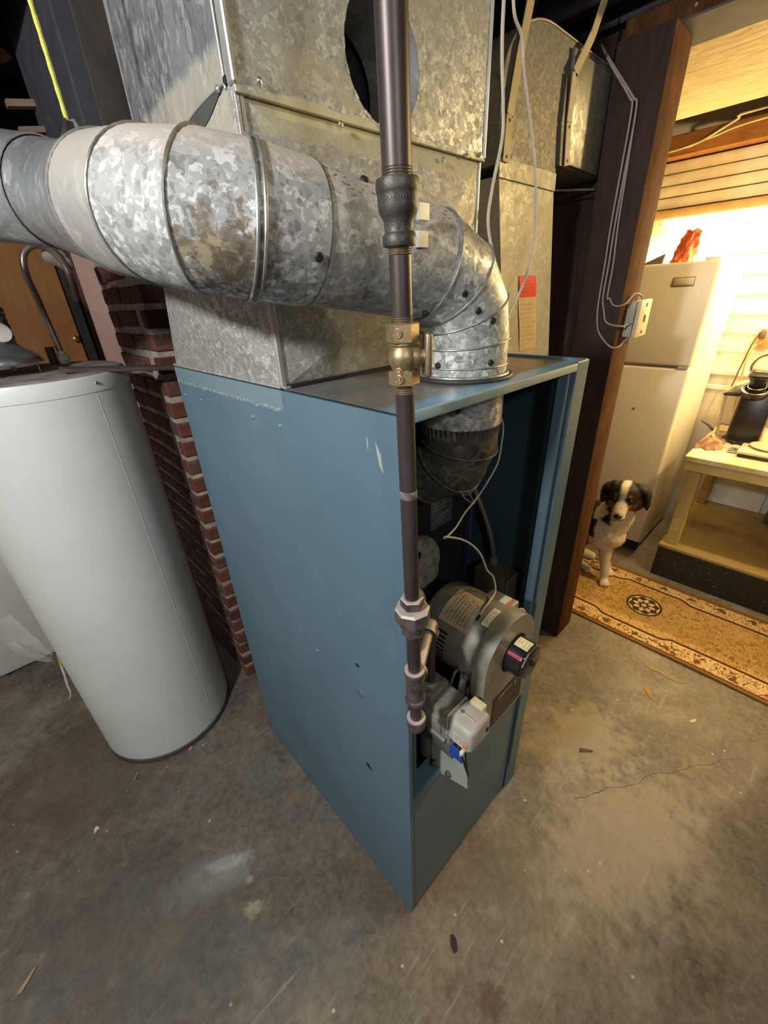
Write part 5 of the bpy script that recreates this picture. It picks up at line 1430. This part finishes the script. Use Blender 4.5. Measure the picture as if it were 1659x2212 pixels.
MB().hexa([(2.610, -0.140, 1.112), (2.72, -0.140, 1.100), (2.72, -0.036, 1.100), (2.610, -0.036, 1.112), (2.625, -0.132, 1.150), (2.72, -0.132, 1.150), (2.72, -0.044, 1.150), (2.625, -0.044, 1.150)], 0.008, 3).build('lid', plain('grey_brown_lid', (0.24, 0.20, 0.155), 0.3, 0.3), cm)
MB().box((2.614, -0.120, 1.137), (2.622, -0.062, 1.143), 0.001, 1).build('lid_badge', plain('cream_strip', (0.75, 0.66, 0.5), 0.4), cm)
MB().sweep(smooth_path([(2.66, -0.038, 1.135), (2.655, -0.036, 1.168), (2.65, -0.055, 1.205), (2.648, -0.090, 1.222), (2.65, -0.125, 1.205), (2.655, -0.142, 1.168), (2.66, -0.140, 1.135)], 6), 0.0075, 12).build('handle', plain('silver_handle', (0.40, 0.37, 0.32), 0.25, 0.8), cm)
# dark spatula handle sticking out behind the water tank
tag(MB().sweep([(2.78, 0.052, 0.765), (2.80, 0.085, 0.785), (2.82, 0.13, 0.800)], [0.009, 0.006, 0.0025], 10).build('dark_utensil', bk, None), 'dark pointed utensil sticking out past the coffee maker water tank', 'utensil')
# wall outlet, plug and two cords
ot = empty('wall_outlet', (3.05, 0.005, 1.26), 'tan outlet plate with a dark plug on the white boards', 'outlet')
MB().box((3.036, -0.040, 1.205), (3.054, 0.032, 1.315), 0.004, 2).build('plate', plain('tan_outlet_plate', (0.60, 0.42, 0.16), 0.5), ot)
MB().hexa([(2.99, -0.01, 1.268), (3.038, -0.01, 1.262), (3.038, 0.022, 1.262), (2.99, 0.02, 1.268), (3.0, -0.006, 1.318), (3.038, -0.01, 1.300), (3.038, 0.022, 1.300), (3.0, 0.014, 1.318)], 0.006, 2).build('plug', plain('brown_plug', (0.13, 0.09, 0.07), 0.5), ot)
MB().cyl((3.038, 0.006, 1.238), (3.0, 0.010, 1.236), 0.011, 14).build('plug', plain('tan_plug', (0.45, 0.33, 0.17), 0.5), ot)
MB().sweep(smooth_path([(2.995, 0.016, 1.300), (2.99, 0.034, 1.24), (2.99, 0.045, 1.15), (2.98, 0.055, 1.05), (2.96, 0.06, 0.93), (2.93, 0.04, 0.80), (2.858, -0.03, 0.79)], 8), 0.0042, 8).build('power_cord', plain('brown_cord', (0.16, 0.09, 0.045), 0.5), cm, 60)
cable('extension_cord', [(3.0, 0.010, 1.236), (2.985, 0.028, 1.21), (2.98, 0.034, 1.15), (2.975, 0.03, 1.08), (2.97, 0.02, 0.95), (2.95, 0.0, 0.80), (2.90, -0.06, 0.765)], 0.0055, plain('yellow_cord', (0.66, 0.44, 0.16), 0.5), 'pale yellow cord from the outlet down behind the coffee maker', 'cord')
# rag, glass scale and papers on the bench
def rag(u, v):
    a, b = u * 2 - 1, v * 2 - 1
    r = max(abs(a), abs(b))
    h = 0.046 * max(0, 1 - r ** 4) * (0.68 + 0.32 * math.sin(6 * a + 1.6 * math.sin(4 * b)) * math.cos(4 * b - 2 * a))
    return (2.455 + 0.082 * a + 0.015 * math.sin(6 * b), 0.000 + 0.050 * b + 0.012 * math.sin(5 * a), TZ + 0.003 + max(0.0, h) + 0.012 * (1 - r))
tag(MB().grid(rag, 40, 40).build('cleaning_rag', plain('tan_rag_cloth', (0.36, 0.20, 0.11), 0.95, color2=(0.48, 0.31, 0.20), scale=16, bump=0.3, bscale=200), None, 60), 'crumpled tan cleaning rag near the corner of the bench', 'cloth')
def rag2(u, v):
    a, b = u * 2 - 1, v * 2 - 1
    r = max(abs(a), abs(b))
    h = 0.03 * max(0, 1 - r ** 2) * (0.6 + 0.4 * math.sin(6 * a - 4 * b))
    return (2.56 + 0.06 * a, 0.020 + 0.030 * b, TZ + 0.002 + max(0, h))
tag(MB().grid(rag2, 24, 24).build('pink_cloth', plain('pale_pink_cloth', (0.66, 0.42, 0.36), 0.95, color2=(0.74, 0.6, 0.52), scale=12), None, 60), 'pale pink cloth lying behind the tan rag', 'cloth')
gs = empty('kitchen_scale', (2.52, -0.24, TZ), 'low dark kitchen scale with a pale oval tray, at the bench edge', 'scale')
MB().box((2.345, -0.40, TZ), (2.525, -0.135, TZ + 0.016), 0.006, 2).build('base', plain('black_scale_base', (0.02, 0.018, 0.015), 0.4), gs)
MB().box((2.345, -0.41, TZ + 0.016), (2.525, -0.130, TZ + 0.030), 0.005, 2).build('platform', plain('pale_yellow_platform', (0.66, 0.56, 0.34), 0.4), gs)
MB().lathe([(0.074, 0.0), (0.084, 0.012), (0.086, 0.014), (0.082, 0.015), (0.070, 0.004), (0.0, 0.003)], (2.485, -0.245, TZ + 0.028), (0, 0, 1), 48).build('oval_tray', plain('pale_tray', (0.56, 0.47, 0.30), 0.35), gs)
MB().grid(lambda u, v: (2.352 + 0.04 * u, -0.30 + 0.12 * v, TZ + 0.0308), 1, 1).build('display', plain('grey_display', (0.5, 0.45, 0.35), 0.3), gs, 0)
tag(MB().grid(lambda u, v: (2.47 + 0.14 * u, -0.125 + 0.085 * v, TZ + 0.002 + 0.006 * math.sin(PI * u) * math.sin(2 * PI * v) ** 2), 6, 6).build('paper_scrap', printed('creased_receipt', (0.62, 0.55, 0.46), (0.3, 0.28, 0.26), 8, None, 0.8, 0.1), None, 60), 'creased paper lying between the rag and the scale', 'paper')
tag(MB().grid(lambda u, v: (2.39 + 0.10 * u, -0.126 + 0.042 * v, TZ + 0.0015 + 0.004 * math.sin(PI * v)), 3, 3).build('dark_wrapper', plain('dark_wrapper', (0.07, 0.065, 0.06), 0.3, color2=(0.4, 0.37, 0.33), scale=60), None, 60), 'dark wrapper at the bench edge in front of the scale', 'wrapper')
# cables along the orange timber
cable('ceiling_cable', [(2.95, 1.2, 2.315), (2.94, 0.70, 2.245), (2.925, 0.55, 2.25), (2.90, 0.40, 2.30), (2.89, 0.32, 2.318), (2.90, -0.4, 2.318)], 0.006, plain('white_romex', (0.70, 0.60, 0.38), 0.5), 'thick pale cable crossing upward over the orange beam', 'cable')
cable('ceiling_cable', [(2.925, 1.2, 2.23), (2.92, 0.70, 2.232), (2.92, 0.50, 2.255), (2.92, 0.30, 2.282), (2.92, -0.4, 2.29)], 0.004, plain('white_romex', (0.70, 0.60, 0.38)), 'thin pale cable running along the face of the orange beam', 'cable')

# ------------------------------------------------------------------ runner rug
def m_rug():
    t = NT('golden_runner_pile')
    co = t.coord()
    x, y, _ = t.sep(co)[:3]
    u = t.math('DIVIDE', t.math('SUBTRACT', x, 1.53), 0.60)
    us = t.math('ABSOLUTE', t.math('SUBTRACT', u, 0.5))            # 0 middle .. 0.5 edge
    tan = (0.56, 0.36, 0.14)
    gold = (0.50, 0.30, 0.085)
    brown = (0.075, 0.03, 0.012)
    olive = (0.25, 0.135, 0.03)
    # field: scrolls
    w = t.n('TexNoise', Vector=co, Scale=9.0, Detail=2.0).outputs['Color']
    wv = t.n('VectorMath', operation='ADD', i0=co, i1=t.n('VectorMath', operation='SCALE', i0=w, Scale=0.05).outputs[0]).outputs[0]
    n1 = t.n('TexNoise', Vector=wv, Scale=34.0, Detail=0.6, Distortion=1.6).outputs['Fac']
    curl = t.math('LESS_THAN', t.math('ABSOLUTE', t.math('SUBTRACT', n1, 0.5)), 0.035)
    vd = t.n('TexVoronoi', Vector=wv, Scale=27.0).outputs['Distance']
    ringp = t.math('MULTIPLY', t.math('GREATER_THAN', vd, 0.20), t.math('LESS_THAN', vd, 0.30))
    c = t.mix(t.math('MULTIPLY', t.math('MAXIMUM', curl, ringp), 0.92), tan, olive)
    c = t.mix(t.math('MULTIPLY', t.rng(t.noise(co, 5, 3), 0.4, 0.7), 0.4), c, gold)
    # border band with dark flourishes; its inner line steps inwards away from the medallion
    st = t.math('MULTIPLY', t.sstep(t.math('ABSOLUTE', t.math('ADD', y, 0.03)), 0.13, 0.19), 0.045)
    lin = t.math('SUBTRACT', 0.335, st)
    bandk = t.math('GREATER_THAN', us, lin)
    n2 = t.n('TexNoise', Vector=wv, Scale=30.0, Detail=0.5, Distortion=2.2).outputs['Fac']
    per = t.math('ABSOLUTE', t.math('SUBTRACT', t.math('FRACT', t.math('MULTIPLY', y, 7.5)), 0.5))
    mot = t.math('MAXIMUM', t.math('LESS_THAN', t.math('ABSOLUTE', t.math('SUBTRACT', n2, 0.5)), 0.04),
                 t.math('LESS_THAN', t.n('VectorMath', operation='LENGTH', i0=t.n('CombineXYZ', X=t.math('MULTIPLY', per, 1.6), Y=t.math('MULTIPLY', t.math('SUBTRACT', us, 0.405), 9.0), Z=0.0).outputs[0]).outputs['Value'], t.math('ADD', 0.22, t.math('MULTIPLY', t.math('SUBTRACT', n1, 0.5), 0.9))))
    cb = t.mix(t.math('MULTIPLY', mot, 0.9), (0.66, 0.45, 0.21), brown)
    c = t.mix(bandk, c, cb)
    d = t.math('ABSOLUTE', t.math('SUBTRACT', us, lin))
    c = t.mix(t.math('LESS_THAN', d, 0.013), c, brown)
    c = t.mix(t.math('MULTIPLY', t.math('GREATER_THAN', d, 0.015), t.math('MULTIPLY', t.math('LESS_THAN', d, 0.024), bandk)), c, (0.72, 0.52, 0.27))
    e1 = t.math('MULTIPLY', t.math('GREATER_THAN', us, 0.458), t.math('LESS_THAN', us, 0.468))
    c = t.mix(e1, c, brown)
    c = t.mix(t.math('GREATER_THAN', us, 0.468), c, (0.20, 0.10, 0.035))
    # medallions every 1.1 m
    yy = t.math('SUBTRACT', t.math('PINGPONG', t.math('ADD', y, 1.13), 1.1), 1.1)
    dx = t.math('SUBTRACT', x, 1.845)
    r = t.math('SQRT', t.math('ADD', t.math('MULTIPLY', dx, dx), t.math('MULTIPLY', t.math('MULTIPLY', yy, yy), 1.15)))
    th = t.math('ARCTAN2', yy, dx)
    pet = t.math('MULTIPLY', t.math('COSINE', t.math('MULTIPLY', th, 8.0)), 0.006)
    rp = t.math('ADD', r, pet)
    def lt(v, a): return t.math('LESS_THAN', v, a)
    cream = (0.70, 0.55, 0.33)
    c = t.mix(lt(r, 0.092), c, brown)
    c = t.mix(lt(r, 0.080), c, cream)
    c = t.mix(lt(rp, 0.072), c, brown)
    c = t.mix(lt(t.math('SUBTRACT', r, t.math('MULTIPLY', pet, 1.6)), 0.050), c, cream)
    c = t.mix(lt(t.math('ADD', r, t.math('MULTIPLY', pet, 1.2)), 0.030), c, brown)
    c = t.mix(lt(r, 0.013), c, cream)
    # wear, fuzz
    c = t.mix(t.math('MULTIPLY', t.rng(t.noise(co, 240, 2), 0.4, 0.65), 0.25), c, (0.16, 0.09, 0.03))
    t.out(c, 0.95, 0.0, 0.1)
    t.bump(t.noise(co, 320, 2), 0.6, 0.004)
    return t.m


rg = MB()
def rugfn(u, v):
    x = 1.53 + 0.60 * u
    y = 0.78 - 2.9 * v
    return (x, y, 0.008 + 0.0015 * math.sin(9 * y + 3 * x))
rg.grid(rugfn, 8, 40)
geom = list(rg.bm.faces)
ex = bmesh.ops.extrude_face_region(rg.bm, geom=geom)
for v_ in [g for g in ex['geom'] if isinstance(g, bmesh.types.BMVert)]:
    v_.co.z = 0.0005
ru = tag(rg.build('runner_rug', m_rug(), None, 30), 'golden patterned runner rug with a round medallion on the concrete', 'rug')
fz = MB()
for k in range(150):               # frayed pile along the near and far edges
    for x0, s_ in ((1.53, -1), (2.13, 1)):
        y0 = 0.78 - 2.9 * random.random()
        if s_ > 0 and y0 < -0.6:
            continue
        L = random.uniform(0.004, 0.012)
        fz.face([(x0, y0, 0.006), (x0 + s_ * L, y0 + random.uniform(-.006, .006), 0.002), (x0, y0 + 0.003, 0.005)])
fzo = fz.build('frayed_edge', plain('frayed_brown', (0.08, 0.04, 0.015), 0.95), ru, 0)
fzo['kind'] = 'stuff'

# ------------------------------------------------------------------ dog
def capsule(mb, a, b, ra, rb, n=14):
    a, b = V(a), V(b)
    mb.sweep([a, b], [ra, rb], n)
    mb.ball(a, ra, 2)
    mb.ball(b, rb, 2)


dog = empty('dog', (1.95, 0.36, 0.0), 'black, white and tan dog with a white blaze, peering round the brown post', 'dog')
HS = V((1.880, 0.206, 0.602))
hf = V((-0.96, -0.155, -0.225)).normalized()
hr = -V((hf.y, -hf.x, 0)).normalized()
hu = hf.cross(hr)
if hu.z < 0:
    hu = -hu
roll = Quaternion(hf, math.radians(3))
hr, hu = roll @ hr, roll @ hu
def H(a, b, c):
    return HS + hf * a + hr * b + hu * c
HM = Matrix((hf, hr, hu)).transposed()
db = MB()
db.ball(H(0, 0, 0), (0.082, 0.078, 0.066), 3, HM)
db.ball(H(0.02, 0, 0.022), (0.055, 0.066, 0.048), 3, HM)
for s_ in (-1, 1):
    db.ball(H(0.014, s_ * 0.050, -0.036), (0.052, 0.040, 0.048), 3, HM)
    db.ball(H(0.052, s_ * 0.032, 0.022), (0.024, 0.020, 0.014), 2, HM)
    for a_, b_, c_, ra_, rb_, rc_, an in ((-0.012, 0.062, 0.040, 0.030, 0.026, 0.018, 0.9), (-0.010, 0.082, 0.026, 0.034, 0.022, 0.022, 0.8), (-0.008, 0.096, 0.004, 0.038, 0.017, 0.030, 0.40),
                                          (-0.006, 0.103, -0.022, 0.039, 0.015, 0.032, 0.18), (-0.006, 0.106, -0.046, 0.034, 0.013, 0.028, 0.05), (-0.006, 0.106, -0.066, 0.024, 0.011, 0.020, 0.0)):
        em = HM @ Matrix.Rotation(s_ * -an, 3, 'X')
        db.ball(H(a_, s_ * b_, c_), (ra_, rb_, rc_), 3, em)
    db.ball(H(-0.03, s_ * 0.062, -0.05), (0.05, 0.036, 0.055), 3, HM)
capsule(db, H(0.045, 0, -0.026), H(0.122, 0, -0.046), 0.045, 0.030)
db.ball(H(0.125, 0.014, -0.058), (0.026, 0.018, 0.020), 2, HM)
db.ball(H(0.125, -0.014, -0.058), (0.026, 0.018, 0.020), 2, HM)
capsule(db, H(0.03, 0, -0.062), H(0.105, 0, -0.082), 0.036, 0.020)
capsule(db, H(-0.045, 0, -0.045), (1.945, 0.245, 0.43), 0.070, 0.092)
capsule(db, (1.945, 0.250, 0.42), (1.945, 0.285, 0.30), 0.094, 0.098)
capsule(db, (1.955, 0.33, 0.37), (2.02, 0.62, 0.18), 0.115, 0.145)
db.ball((1.940, 0.225, 0.30), (0.075, 0.060, 0.065), 2)
# front legs
capsule(db, (1.925, 0.255, 0.27), (1.915, 0.232, 0.15), 0.046, 0.029)
capsule(db, (1.915, 0.232, 0.15), (1.903, 0.212, 0.045), 0.029, 0.024)
capsule(db, (2.00, 0.27, 0.27), (2.012, 0.250, 0.14), 0.046, 0.027)
capsule(db, (2.012, 0.250, 0.14), (2.018, 0.240, 0.045), 0.027, 0.022)
PW = [((1.885, 0.202, 0.026), V((-0.86, -0.5, 0)).normalized()), ((2.004, 0.226, 0.026), V((-0.8, -0.6, 0)).normalized()), ((1.955, 0.335, 0.026), V((-0.45, -0.9, 0)).normalized())]
for c, d in PW:
    e = V((0, 0, 1)).cross(d)
    db.ball(V(c), (0.036, 0.028, 0.021), 2, Matrix((d, e, V((0, 0, 1)))).transposed())
    for k, off in enumerate((-0.021, -0.007, 0.007, 0.021)):
        db.ball(V(c) + d * (0.030 - abs(off) * 0.45) + e * off + V((0, 0, -0.006)), (0.014, 0.009, 0.013), 2, Matrix((d, e, V((0, 0, 1)))).transposed())
# haunch and hind foot, seated
db.ball((1.965, 0.52, 0.15), (0.07, 0.13, 0.13), 3)
db.ball((2.09, 0.52, 0.15), (0.07, 0.13, 0.13), 3)
capsule(db, (1.960, 0.50, 0.045), (1.956, 0.345, 0.030), 0.034, 0.024)
capsule(db, (2.09, 0.50, 0.045), (2.10, 0.36, 0.030), 0.034, 0.026)
capsule(db, (2.03, 0.74, 0.06), (2.10, 0.86, 0.05), 0.035, 0.02)
tmp = db.build('dog_tmp', black_m, None, 0)
md = tmp.modifiers.new('r', 'REMESH')
md.mode = 'VOXEL'
md.voxel_size = 0.0052
sm = tmp.modifiers.new('s', 'SMOOTH')
sm.factor = 0.6
sm.iterations = 5
bpy.context.view_layer.update()
dme = bpy.data.meshes.new_from_object(tmp.evaluated_get(bpy.context.evaluated_depsgraph_get()))
bpy.data.objects.remove(tmp)
BLACK, WHITE, TAN = (0.016, 0.013, 0.011), (0.74, 0.66, 0.50), (0.24, 0.088, 0.02)
def wobble(p, s=26.0):
    return 0.5 * math.sin(p.x * s * 2.1 + 1.3 * math.sin(p.z * s)) + 0.5 * math.sin(p.y * s * 1.7 + p.z * s * 1.3)
def coat(p):
    q = p - HS
    a, b, c = q.dot(hf), q.dot(hr), q.dot(hu)
    w = wobble(p) * 0.004
    if q.length < 0.135 and not (a < 0.02 and c < -0.085) or (a > 0.04 and q.length < 0.20):
        ab = abs(b)
        if ab > 0.074 or (ab > 0.064 and a < 0.03 and c > -0.075):
            return BLACK
        if a > 0.105 or (a > 0.066 and ab < 0.016 + 0.45 * (a - 0.06) + w and c < 0.0):
            return WHITE
        if c < -0.070 + w:
            return WHITE if ab < 0.045 + w else BLACK
        if ab < 0.0115 + 0.16 * max(0, c - 0.025) + 0.10 * max(0, a - 0.055) + w * 0.5 and c > -0.05 and a > -0.05:
            return WHITE
        if a > 0.02 and (ab - 0.031) ** 2 + (c - 0.033) ** 2 < 0.0080 ** 2:
            return TAN
        if a > 0.015 and 0.026 + w < ab < 0.066 and -0.070 < c < -0.016 + w:
            return TAN
        return BLACK
    # body
    if p.z > 0.42 and b > 0.055 and a < -0.01:
        return BLACK
    if p.y > 0.335 + w * 3 and p.z > 0.07:
        if p.z < 0.24 and p.y < 0.40 and p.x < 1.98:
            return TAN
        return BLACK
    if p.x > 1.975 + w * 2:
        if p.z > 0.235:
            return BLACK if p.z > 0.30 else TAN
        return TAN if p.z > 0.09 + w * 2 else WHITE
    if p.y > 0.262 + w * 3 and 0.13 < p.z < 0.225:
        return TAN
    if p.y > 0.300 + w * 3 and 0.30 < p.z < 0.42:
        return BLACK
    return WHITE
cols = [coat(v.co) for v in dme.vertices]
# soften the patch borders a little
nb = [[] for _ in dme.vertices]
for e in dme.edges:
    i, j = e.vertices
    nb[i].append(j)
    nb[j].append(i)
for _ in range(2):
    cols = [tuple((cols[i][k] * 2 + sum(cols[j][k] for j in nb[i])) / (2 + len(nb[i])) for k in range(3)) for i in range(len(cols))]
at = dme.color_attributes.new('coat', 'FLOAT_COLOR', 'POINT')
for i, c in enumerate(cols):
    at.data[i].color = (*c, 1)
for pl in dme.polygons:
    pl.use_smooth = True
def m_coat():
    t = NT('dog_coat')
    a = t.n('Attribute', attribute_name='coat').outputs['Color']
    co = t.coord()
    n = t.noise(t.mapping(co, scale=(1, 1, 0.35)), 150, 4, 0.7)
    c = t.mix(t.math('MULTIPLY', t.rng(n, 0.35, 0.7), 0.35), a, t.mix(0.55, a, (0, 0, 0)))
    t.out(c, 0.6, 0.0, 0.25)
    t.bump(n, 0.5, 0.004)
    return t.m
coat_m = m_coat()
dme.materials.clear()
dme.materials.append(coat_m)
dme.name = 'body'
dbo = link('body', dme, None, dog)
# short fur strands for a soft outline
vs, fs, fc = [], [], []
nv = len(dme.vertices)
for k in range(15000):
    i = random.randrange(nv)
    v = dme.vertices[i]
    nrm = v.normal
    q = v.co - HS
    onface = q.dot(hf) > 0.03
    L = (0.005 if onface else (0.008 if q.length < 0.15 else 0.013)) * random.uniform(0.6, 1.4)
    if v.co.z < 0.10:
        L *= 0.4
    flow = (V((0.35, 0.15, -0.8)) - nrm * nrm.dot(V((0.35, 0.15, -0.8)))) if not onface else (-hf * 0.7 - hu * 0.2)
    tip = v.co + (nrm * (0.45 if not onface else 0.25) + flow * 0.8).normalized() * L
    sd_ = nrm.cross(flow)
    if sd_.length < 1e-4:
        continue
    sd_ = sd_.normalized() * 0.0008
    b0 = len(vs)
    base = v.co - nrm * 0.001
    vs += [base - sd_, base + sd_, tip]
    fs.append((b0, b0 + 1, b0 + 2))
    fc += [cols[i]] * 3
fme = bpy.data.meshes.new('fur')
fme.from_pydata(vs, [], fs)
at = fme.color_attributes.new('coat', 'FLOAT_COLOR', 'POINT')
for i, c in enumerate(fc):
    at.data[i].color = (*c, 1)
fme.materials.append(coat_m)
fo = link('fur', fme, None, dbo)
fo['kind'] = 'stuff'
eye_m = plain('dark_eye', (0.010, 0.006, 0.004), 0.05, 0.0, spec=0.8)
for s_ in (-1, 1):
    MB().ball(H(0.0715, s_ * 0.036, 0.008), 0.0105, 3).build('eye', eye_m, dog)
ns = MB()
ns.ball(H(0.152, 0, -0.040), (0.014, 0.019, 0.014), 3, HM)
ns.ball(H(0.150, 0, -0.050), (0.010, 0.010, 0.010), 2, HM)
ns.build('nose', plain('wet_black_nose', (0.012, 0.011, 0.012), 0.3), dog, 60)
MB().sweep([H(0.128, -0.026, -0.074), H(0.148, -0.010, -0.071), H(0.153, 0, -0.064), H(0.148, 0.010, -0.071), H(0.128, 0.026, -0.074)], 0.0016, 6).build('mouth_line', plain('dark_lip', (0.05, 0.035, 0.03), 0.5), dog)
for b_, c_ in ((0.006, -0.012), (0.016, -0.022), (-0.012, -0.020)):
    MB().ball(H(0.116 - abs(b_) * 0.3, b_, c_), 0.0028, 2).build('nose_spot', plain('dark_freckle', (0.04, 0.03, 0.03), 0.7), dog)
MB().lathe([(0.0, 0.0015), (0.0135, 0.0015), (0.015, 0.0), (0.0135, -0.0015), (0.0, -0.0015)], (1.831, 0.218, 0.360), (-0.9, -0.25, 0.35), 28).build('name_tag', plain('pale_pink_tag', (0.74, 0.62, 0.54), 0.4, 0.1), dog)

# ------------------------------------------------------------------ scraps on the concrete
def scrap(name, pts, h, mat, label, cat='scrap'):
    o = MB().prism([(x, y, 0.0008) for x, y in pts], (0, 0, h), min(h * 0.3, 0.0008), 1).build(name, mat, None, 30)
    return tag(o, label, cat)
def blobpts(c, rx, ry, rot, n=11, j=0.25):
    out = []
    for k in range(n):
        a = 2 * PI * k / n
        r = 1 + random.uniform(-j, j)
        x, y = rx * r * math.cos(a), ry * r * math.sin(a)
        out.append((c[0] + x * math.cos(rot) - y * math.sin(rot), c[1] + x * math.sin(rot) + y * math.cos(rot)))
    return out
scrap('leaf_scrap', blobpts((0.034, -0.124), 0.018, 0.008, 0.9), 0.003, plain('charred_leaf', (0.03, 0.024, 0.03), 0.9), 'small dark leaf scrap on the concrete in front of the furnace corner', 'leaf')
scrap('tape_scrap', [(1.455, -0.125), (1.43, -0.13), (1.40, -0.20), (1.412, -0.225), (1.40, -0.26), (1.405, -0.31), (1.425, -0.325), (1.44, -0.25), (1.43, -0.22), (1.445, -0.19)], 0.0012, plain('tan_tape', (0.30, 0.235, 0.13), 0.8), 'long torn tan scrap on the concrete near the rug edge')
scrap('paint_fleck', blobpts((1.262, -0.232), 0.03, 0.012, 0.6, 12, 0.5), 0.0012, plain('orange_fleck', (0.38, 0.22, 0.08), 0.8), 'small orange paint fleck on the concrete below the tan scrap')
scrap('wood_splinter', [(-0.858, 0.607), (-0.842, 0.604), (-0.812, 0.630), (-0.806, 0.638), (-0.815, 0.636), (-0.842, 0.615)], 0.005, plain('pale_splinter', (0.42, 0.30, 0.17), 0.8), 'pale wood splinter lying on the concrete in the lower corner', 'splinter')
scrap('brick_chip', blobpts((-0.274, 0.952), 0.010, 0.007, 0.4), 0.006, plain('pink_brick_chip', (0.52, 0.30, 0.20), 0.9), 'pinkish brick chip at the foot of the white tank', 'chip')
MBs = MB().cyl((-0.470, 0.985, 0.003), (-0.455, 1.004, 0.003), 0.0025, 8).lathe([(0.006, 0), (0.005, 0.003), (0, 0.0035)], (-0.472, 0.983, 0.004), (-0.6, -0.8, 0.2), 10)
tag(MBs.build('loose_screw', screw_m, None), 'loose shiny screw on the concrete before the white tank', 'screw')
scrap('plaster_chip', blobpts((-0.615, 0.897), 0.013, 0.007, 0.9, 9, 0.4), 0.003, plain('white_plaster', (0.62, 0.58, 0.53), 0.9), 'white plaster chip on the bare concrete left of the grey scuff', 'chip')
scrap('twig', [(0.795, -0.135), (0.81, -0.128), (0.835, -0.165), (0.83, -0.17)], 0.003, plain('brown_twig', (0.13, 0.08, 0.04), 0.9), 'short brown twig on the warm lit concrete', 'twig')
scrap('pale_chip', blobpts((1.24, -0.40), 0.018, 0.006, -0.4, 9, 0.3), 0.002, plain('pale_yellow_chip', (0.66, 0.58, 0.36), 0.8), 'pale yellow chip on the concrete by the rug corner', 'chip')
